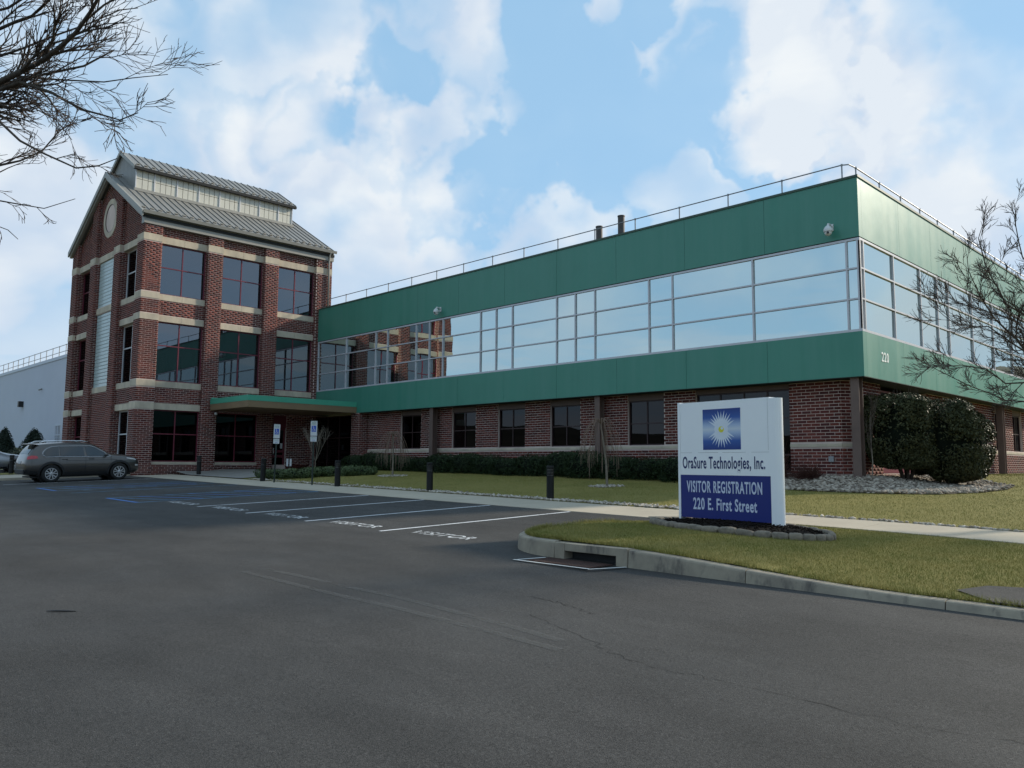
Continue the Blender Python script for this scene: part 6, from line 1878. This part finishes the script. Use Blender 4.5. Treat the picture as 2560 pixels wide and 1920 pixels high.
# tree on the left, trunk just outside the view
base = np.array([-4.9, -23.4, float(lot(-4.9, -23.4))])
tl = Tree(11); crotch = np.array([-4.75, -23.25, 3.1])
tl.thick.tube([base - [0, 0, .1], base + [0, 0, .15], base + [.02, .03, 1.2], base * .35 + crotch * .65, crotch], [.24, .19, .165, .15, .14], 12, False)
for way, d0, d1, r0, r1, kids, kl, rise in (
        ([(-160, 300), (0, 205), (110, 150), (190, 82), (255, -20)], 10.8, 9.6, .085, .018, 15, 1.05, .16),
        ([(-160, 280), (10, 210), (110, 186), (210, 165), (285, 125)], 10.9, 11.6, .075, .010, 14, .95, .10),
        ([(-140, 270), (50, 206), (130, 232), (210, 275), (300, 300), (345, 282)], 10.6, 9.8, .06, .006, 13, .66, .02),
        ([(-130, 330), (0, 305), (50, 352), (110, 384), (190, 420), (245, 415), (293, 396)], 10.4, 9.6, .045, .005, 9, .46, .0),
        ([(-150, 440), (0, 413), (50, 402), (105, 378), (150, 325), (188, 306)], 10.7, 11.3, .04, .005, 10, .62, .06),
        ([(-170, 520), (0, 502), (50, 511), (110, 521), (188, 497)], 10.5, 9.9, .028, .004, 6, .40, -.05),
        ([(-180, 130), (0, 72), (80, 40), (150, -30)], 10.9, 10.2, .06, .012, 12, .95, .1),
        ([(-150, 190), (60, 120), (140, 88), (220, 60), (300, 25), (345, 20)], 11.2, 11.9, .05, .006, 13, .9, .05),
        ([(-160, 260), (40, 190), (160, 200), (260, 205), (330, 195), (420, 186)], 11.4, 12.2, .045, .005, 13, .85, .04),
        ([(-150, 60), (20, 20), (100, -30)], 10.6, 10.0, .05, .012, 9, .9, .05),
        ([(-180, 480), (-20, 440), (20, 420), (70, 400)], 11.3, 11.8, .03, .005, 7, .6, 0),
        ([(-160, 360), (0, 270), (70, 262), (140, 300), (180, 350)], 11.5, 12.0, .035, .005, 10, .7, .0),
        ([(-120, 560), (-20, 560), (20, 575), (45, 598)], 10.2, 9.9, .02, .004, 5, .35, 0),
        ([(-500, 200), (-520, -100)], 11, 11.5, .09, .03, 10, 1.2, .3), ([(-700, 300), (-900, 100)], 11.5, 12.5, .08, .02, 10, 1.1, .2)):
    limb(tl, crotch, way, d0, d1, r0, r1, int(kids * 1.1), kl * .92, rise, spread=.85)
tl.finish('bare_tree', 'bare winter tree reaching in from the upper left corner', tuple(base))
# tree on the right lawn
base = np.array([7.0, -5.7, float(lawn(7.0, -5.7))])
tr = Tree(23); crotch = pix(2815, 960, 15.6)
tr.thick.tube([base - [0, 0, .1], base + [0, 0, .12], base * .5 + crotch * .5, crotch], [.19, .15, .125, .115], 12, False)
for way, d0, d1, r0, r1, kids, kl, rise in (
        ([(2660, 960), (2560, 915), (2505, 845), (2450, 794), (2412, 731), (2387, 676), (2383, 634)], 15.4, 14.4, .044, .005, 15, .62, .14),
        ([(2680, 880), (2560, 806), (2480, 760), (2429, 660), (2412, 596), (2428, 545)], 15.8, 15.2, .042, .005, 13, .55, .14),
        ([(2690, 820), (2560, 700), (2522, 642), (2505, 562), (2500, 500)], 16.2, 16.8, .036, .005, 11, .5, .15),
        ([(2660, 960), (2530, 880), (2437, 816), (2370, 820), (2294, 761)], 15.2, 14.2, .034, .004, 15, .7, .14),
        ([(2670, 985), (2560, 955), (2480, 959), (2429, 921), (2370, 913), (2298, 917)], 15.3, 14.6, .034, .004, 13, .62, .08),
        ([(2670, 1010), (2560, 1008), (2480, 1001), (2395, 967), (2336, 938), (2270, 905)], 15.5, 15.6, .03, .004, 12, .55, .10),
        ([(2720, 800), (2640, 660), (2600, 560), (2575, 500)], 16, 16, .04, .006, 11, .5, .15),
        ([(2680, 900), (2590, 820), (2540, 740), (2470, 700), (2440, 640)], 15, 14.2, .032, .004, 12, .55, .12),
        ([(2690, 930), (2600, 880), (2500, 800), (2400, 770), (2330, 740)], 16.2, 16.6, .035, .004, 14, .7, .16),
        ([(2900, 760), (2960, 560), (2990, 300)], 15.8, 16, .08, .02, 12, 1.0, .3), ([(2980, 880), (3150, 760), (3300, 560)], 16, 17, .06, .015, 12, 1.0, .25),
        ([(2830, 740), (2810, 520), (2800, 300)], 16, 16.6, .07, .012, 13, 1.0, .3)):
    limb(tr, crotch, [(x + 34, y) for x, y in way], d0, d1, r0 * .9, r1, int(kids * 1.25), kl * .90, rise, spread=.8)
tr.finish('bare_tree', 'dark bare tree on the right lawn crossing the side facade', tuple(base))
# weeping cherries
def weeping(px, py, h, seed, label, lean=(0, 0), n=26, reach=.6):
    p = ground_at(px, py); rr = np.random.default_rng(seed); t = Tree(seed)
    top = p + np.array([lean[0], lean[1], h])
    t.thick.tube([p - [0, 0, .08], p + np.array([lean[0] * .2 + .02, lean[1] * .2, h * .35]), p + np.array([lean[0] * .6, lean[1] * .6 + .01, h * .7]), top], [.045, .034, .028, .022], 8, False)
    for k in range(n):
        a = 2 * math.pi * k / n + rr.normal(0, .2); d = np.array([math.cos(a), math.sin(a), 0]); q = reach * rr.uniform(.5, 1.15); dr = h * rr.uniform(.45, .92)
        P = [top - [0, 0, .05 * rr.random()], top + d * q * .35 + [0, 0, rr.uniform(.06, .2)], top + d * q * .8 - [0, 0, dr * .2], top + d * q - [0, 0, dr * .6], top + d * q * 1.02 - [0, 0, dr]]
        P = curve_pts(P, 12); t.thin.tube(P, list(np.linspace(.011, .005, 12)), 3, False)
        for j in (5, 8):
            e = np.array(P[j]); t.thin.tube([e, e + d * .08 - [0, 0, .2], e + d * .10 - [0, 0, .2 + rr.uniform(.1, .5)]], [.006, .005, .004], 3, False)
    o = t.finish('weeping_tree', label, tuple(p), mats=('pale_bark', 'weep_twig'), group='small weeping trees on the lawn')
    return p
WP = [weeping(1518, 1216, 2.02, 31, 'small bare weeping tree on the lawn nearer the sign', (-.16, -.12)), weeping(981, 1190, 1.72, 32, 'small bare weeping tree on the lawn nearer the tower', (0, 0))]
def sapling(px, py, h, seed, label, spread, mats, kids=9, r0=.022, rise=.55, yy=None):
    p = ground_at(px, py); t = Tree(seed)
    t.branch([p - [0, 0, .05], p + [.01, 0, h * .3], p + [-.02, .01, h * .6], p + [.0, .0, h]], r0, .005, 0, kids, h * .42, rise, spread, 2, .04, .28)
    return t.finish('sapling', label, tuple(p), mats=mats), p
sapling(2183, 1211, 2.15, 41, 'thin bare sapling in the stone bed before the corner column', .55, ('pale_bark', 'twig'), 10)
p_ = ground_at(788, 1176); t_ = Tree(43)
for k in range(5):
    a = 1.2 * k; d = np.array([math.cos(a) * .42, math.sin(a) * .42, 0])
    t_.branch([p_ - [0, 0, .05], p_ + [0, 0, .45], p_ + [0, 0, .9] + d * .5, p_ + [0, 0, 1.75] + d * 1.4], .028 if k == 0 else .016, .004, 0, 8, .6, .5, .6, 2, .05, .45)
t_.finish('sapling', 'small vase-shaped bare tree before the dark glass by the entrance', tuple(p_), mats=('pale_bark', 'pale_bark'))

# ------------------------------------------------------------------ stones, grass and litter
def stones(name, n, fpos, smin, smax, mat, label, cat, flat=.55):
    bm = bmesh.new(); bmesh.ops.create_icosphere(bm, subdivisions=1, radius=1.0)
    v0 = np.array([v.co[:] for v in bm.verts]); f0 = np.array([[v.index for v in f.verts] for f in bm.faces]); bm.free()
    m = len(v0); V = np.zeros((n, m, 3)); r = np.random.default_rng(len(name) * 17)
    for i in range(n):
        s = r.uniform(smin, smax) * np.array([1, r.uniform(.6, .95), flat * r.uniform(.7, 1.2)])
        a = r.uniform(0, 6.28); c, q = math.cos(a), math.sin(a)
        w = v0 * (1 + r.normal(0, .13, (m, 1))) * s; tl_ = r.normal(0, .25)
        w = np.stack([w[:, 0] * c - w[:, 1] * q, w[:, 0] * q + w[:, 1] * c, w[:, 2] + w[:, 0] * tl_], 1)
        V[i] = w + np.array(fpos(r, i))
    Ft = (np.arange(n)[:, None, None] * m + f0[None]).reshape(-1, 3)
    o = link(name, mesh_np(name, V.reshape(-1, 3), Ft=Ft), mat); kind(o, 'stuff'); tag(o, label, cat); return o
GB = [(-3.6, .5), (-3.4, -1.2), (-2.2, -2.15), (-.6, -2.3), (1.2, -2.05), (2.3, -1.2), (2.9, .3), (3.1, 2.2), (2.9, 3.9), (1.9, 5.4), (.6, 7.0), (-.55, 8.5), (-.55, 1.1), (-1.0, .6)]
def inside(x, y, P):
    c = False
    for (x0, y0), (x1, y1) in zip(P, P[1:] + P[:1]):
        if (y0 > y) != (y1 > y) and x < (x1 - x0) * (y - y0) / (y1 - y0) + x0: c = not c
    return c
kind(poly_sheet('stone_bed', GB, lambda x, y: lawn(x, y) + .02, 'edging', cell=.5), 'structure')
def gpos(r, i):
    while True:
        x, y = r.uniform(-3.6, 3.1), r.uniform(-2.3, 8.5) if i % 4 == 0 else r.uniform(-2.4, 2.5)
        if inside(x, y, GB): return (x, y, float(lawn(x, y)) + .02 + r.uniform(0, .05))
stones('gravel', 4200, gpos, .035, .085, 'stone_mix', 'bed of mixed river stones around the building corner', 'gravel')
def bpos(r, i):
    x = r.uniform(-23.0, 14) if i % 3 else r.uniform(-14, 0.0)
    yb = -8.2 - 0.62 * float(sst((x + 0.75) / 2.2)); w = .42 if x < 0.3 else .10
    y = yb + abs(r.normal(0, w * .5)) + .02
    return (x, y, float(lawn(x, y)) + .02)
stones('border_stones', 2000, bpos, .025, .060, 'stone_pale', 'pale pebbles scattered along the lawn edge of the walk', 'gravel')
def tpos(r, i):
    c = WP[i % 2]; a = r.uniform(0, 6.28); q = .62 * math.sqrt(r.random()); x, y = c[0] + q * math.cos(a), c[1] + q * math.sin(a); return (x, y, float(lawn(x, y)) + .015)
stones('tree_ring_stones', 300, tpos, .025, .055, 'stone_pale', 'rings of pale stones around the weeping tree bases', 'gravel')

def grass(name, n, sampler, zf, h0, h1, w, label, seed):
    r = np.random.default_rng(seed); XY = sampler(r, n); n = len(XY)
    z = zf(XY)
    h = r.uniform(h0, h1, n); a = r.uniform(0, 6.28, n); le = r.normal(0, .45, (n, 2)) * h[:, None]
    u = np.stack([np.cos(a), np.sin(a)], 1) * w * r.uniform(.6, 1.3, n)[:, None]
    b0 = np.column_stack([XY - u, z - .005]); b1 = np.column_stack([XY + u, z - .005]); tp = np.column_stack([XY + le, z + h])
    V = np.stack([b0, b1, tp], 1).reshape(-1, 3)
    o = link(name, mesh_np(name, V, Ft=np.arange(n * 3).reshape(-1, 3)), 'grass_blade'); kind(o, 'stuff'); tag(o, label, 'grass'); return o
def isl_sampler(r, n):
    P = np.column_stack([r.uniform(0.0, 11.5, n), r.uniform(-15.55, -10.36, n)])
    poly = np.array(isl_pts); ok = np.zeros(n, bool)
    x, y = P[:, 0], P[:, 1]
    for (x0, y0), (x1, y1) in zip(poly, np.roll(poly, -1, 0)):
        with np.errstate(divide='ignore', invalid='ignore'):
            c = ((y0 > y) != (y1 > y)) & (x < (x1 - x0) * (y - y0) / (y1 - y0 + 1e-12) + x0)
        ok ^= c
    c, s = math.cos(-BROT), math.sin(-BROT); q = P - BC; e = ((q[:, 0] * c - q[:, 1] * s) / (BA * 1.03)) ** 2 + ((q[:, 0] * s + q[:, 1] * c) / (BB * 1.05)) ** 2
    ok &= e > 1
    sp = np.array([(6.72, -14.9), (6.9, -14.45), (7.4, -14.25), (12, -13.6), (12, -15.3), (7.2, -15.42)]); inn = np.zeros(n, bool)
    for (x0, y0), (x1, y1) in zip(sp, np.roll(sp, -1, 0)):
        inn ^= ((y0 > y) != (y1 > y)) & (x < (x1 - x0) * (y - y0) / (y1 - y0 + 1e-12) + x0)
    return P[ok & ~inn]
# island heights interpolated from a small table
gxs = np.linspace(-.2, 12, 62); gys = np.linspace(-15.8, -10.2, 40)
ISL = np.array([[isl_fit(x, y) for x in gxs] for y in gys])
def isl_table(P):
    fx = np.clip((P[:, 0] - gxs[0]) / (gxs[1] - gxs[0]), 0, len(gxs) - 1.001); fy = np.clip((P[:, 1] - gys[0]) / (gys[1] - gys[0]), 0, len(gys) - 1.001)
    i, j = fx.astype(int), fy.astype(int); u, v = fx - i, fy - j
    return ISL[j, i] * (1 - u) * (1 - v) + ISL[j, i + 1] * u * (1 - v) + ISL[j + 1, i] * (1 - u) * v + ISL[j + 1, i + 1] * u * v
grass('island_grass', 230000, isl_sampler, isl_table,   .016, .042, .0024, 'short olive grass on the sign island', 5)
def edge_sampler(r, n):
    q = np.array(inner); i = r.integers(4, len(q) - 8, n); t = r.random(n)[:, None]
    return q[i] * (1 - t) + q[i + 1] * t + r.normal(0, .025, (n, 2))
grass('kerb_tufts', 9000, edge_sampler, isl_table, .03, .085, .003, 'longer ragged grass tufts hanging over the island kerb', 8)
def lawn_sampler(r, n):
    x = r.uniform(-24, 14, n); y = r.uniform(-8.9, .4, n)
    e = -8.2 - .62 * sst((x + .75) / 2.2); ok = (y > e + .05)
    for c in WP: ok &= np.hypot(x - c[0], y - c[1]) > .6
    P = np.column_stack([x, y])[ok]
    gb = np.array([inside(a, b, GB) if (-3.7 < a < 3.2 and b > -2.4) else False for a, b in P]); return P[~gb]
grass('lawn_grass', 170000, lawn_sampler, lambda P: lawn(P[:, 0], P[:, 1]), .02, .048, .0036, 'short winter grass on the lawn before the office wing', 6)
def side_sampler(r, n):
    P = np.column_stack([r.uniform(-.5, 9, n), r.uniform(.6, 26, n)]); gb = np.array([inside(a, b, GB) for a, b in P]); return P[~gb]
grass('side_grass', 40000, side_sampler, lambda P: lawn(P[:, 0], P[:, 1]), .02, .055, .005, 'short grass beside the right-hand facade', 7)

def litter(name, label, cat, px, py, pts, r, mat):
    p = ground_at(px, py, lot); o = tag(empty(name, tuple(p)), label, cat)
    MB().tube([p + np.array([a, b, c + .012]) for a, b, c in pts], r, 5).build(name + '_piece', mat, o)
litter('fallen_twig', 'dark flat scrap lying on the asphalt at left', 'twig', 150, 1531, [(-.10, -.10, 0), (-.03, -.04, .004), (.04, .035, .003), (.11, .12, 0)], [.004, .008, .008, .004], 'black')
litter('fallen_twig', 'small dark twig lower left on the asphalt', 'twig', 80, 1788, [(-.025, -.02, 0), (0, .005, .004), (.03, .02, 0)], .004, 'black')
litter('fallen_twig', 'tiny dark twig on asphalt right of the brown leaf', 'twig', 268, 1703, [(-.012, -.01, 0), (.0, .0, .01), (.018, .008, 0)], .005, 'black')
p = ground_at(37, 1628, lot); o = tag(empty('fallen_leaf', tuple(p)), 'single orange brown leaf on the asphalt at left', 'leaf')
MB().add([p + np.array(q) for q in ((-.03, -.02, .008), (.0, -.03, .02), (.035, -.005, .012), (.015, .03, .022), (-.02, .02, .008))], [(0, 1, 2, 3, 4)]).build('blade', 'leaf_brown', o)
p = ground_at(1843, 1833, lot); o = tag(empty('pebble', tuple(p)), 'small pale pebble on the near asphalt', 'pebble')
q = link('pebble_body', edge_me[1], 'stone_pale', o, (p[0], p[1], p[2] + .006)); q.scale = (.016, .012, .008)

# ------------------------------------------------------------------ wooded ridge that the windows mirror
def hills():
    n, m = 260, 14; V, Fq = [], []; rr = np.random.default_rng(3)
    ph = rr.uniform(0, 6.28, 12)
    for i in range(n):
        az = 2 * math.pi * i / n
        el = 3.4 + 5.0 * math.exp(-((((math.degrees(az) - 26 + 180) % 360) - 180) / 32) ** 2) + .35 * math.sin(5 * az + ph[0]) + .25 * math.sin(11 * az + ph[1]) + rr.normal(0, .07)
        for k in range(m):
            t = k / (m - 1); rad = 330 + 260 * t; hgt = math.tan(R(el)) * 520 * sst(t) - 6 + rr.normal(0, .8) * t
            V.append((rad * math.sin(az), rad * math.cos(az), hgt))
    for i in range(n):
        for k in range(m - 1):
            a = i * m + k; b = ((i + 1) % n) * m + k; Fq.append((a, b, b + 1, a + 1))
    o = link('hills', mesh_np('hills', V, Fq), 'hill_wood'); kind(o, 'structure')
material('hill_wood', (0.030, 0.030, 0.022), (0.060, 0.052, 0.040), .03, 0.95, spec=0.1, coords='World', detail=10)
hills()
# planting square round the trunk of the left-hand tree
tb = np.array([-4.9, -23.4])
kind(poly_sheet('tree_pit', [(tb[0] - .9, tb[1] - .9), (tb[0] + .9, tb[1] - .9), (tb[0] + .9, tb[1] + .9), (tb[0] - .9, tb[1] + .9)], lambda x, y: lot(x, y) + .02, 'mulch', cell=.5), 'structure')
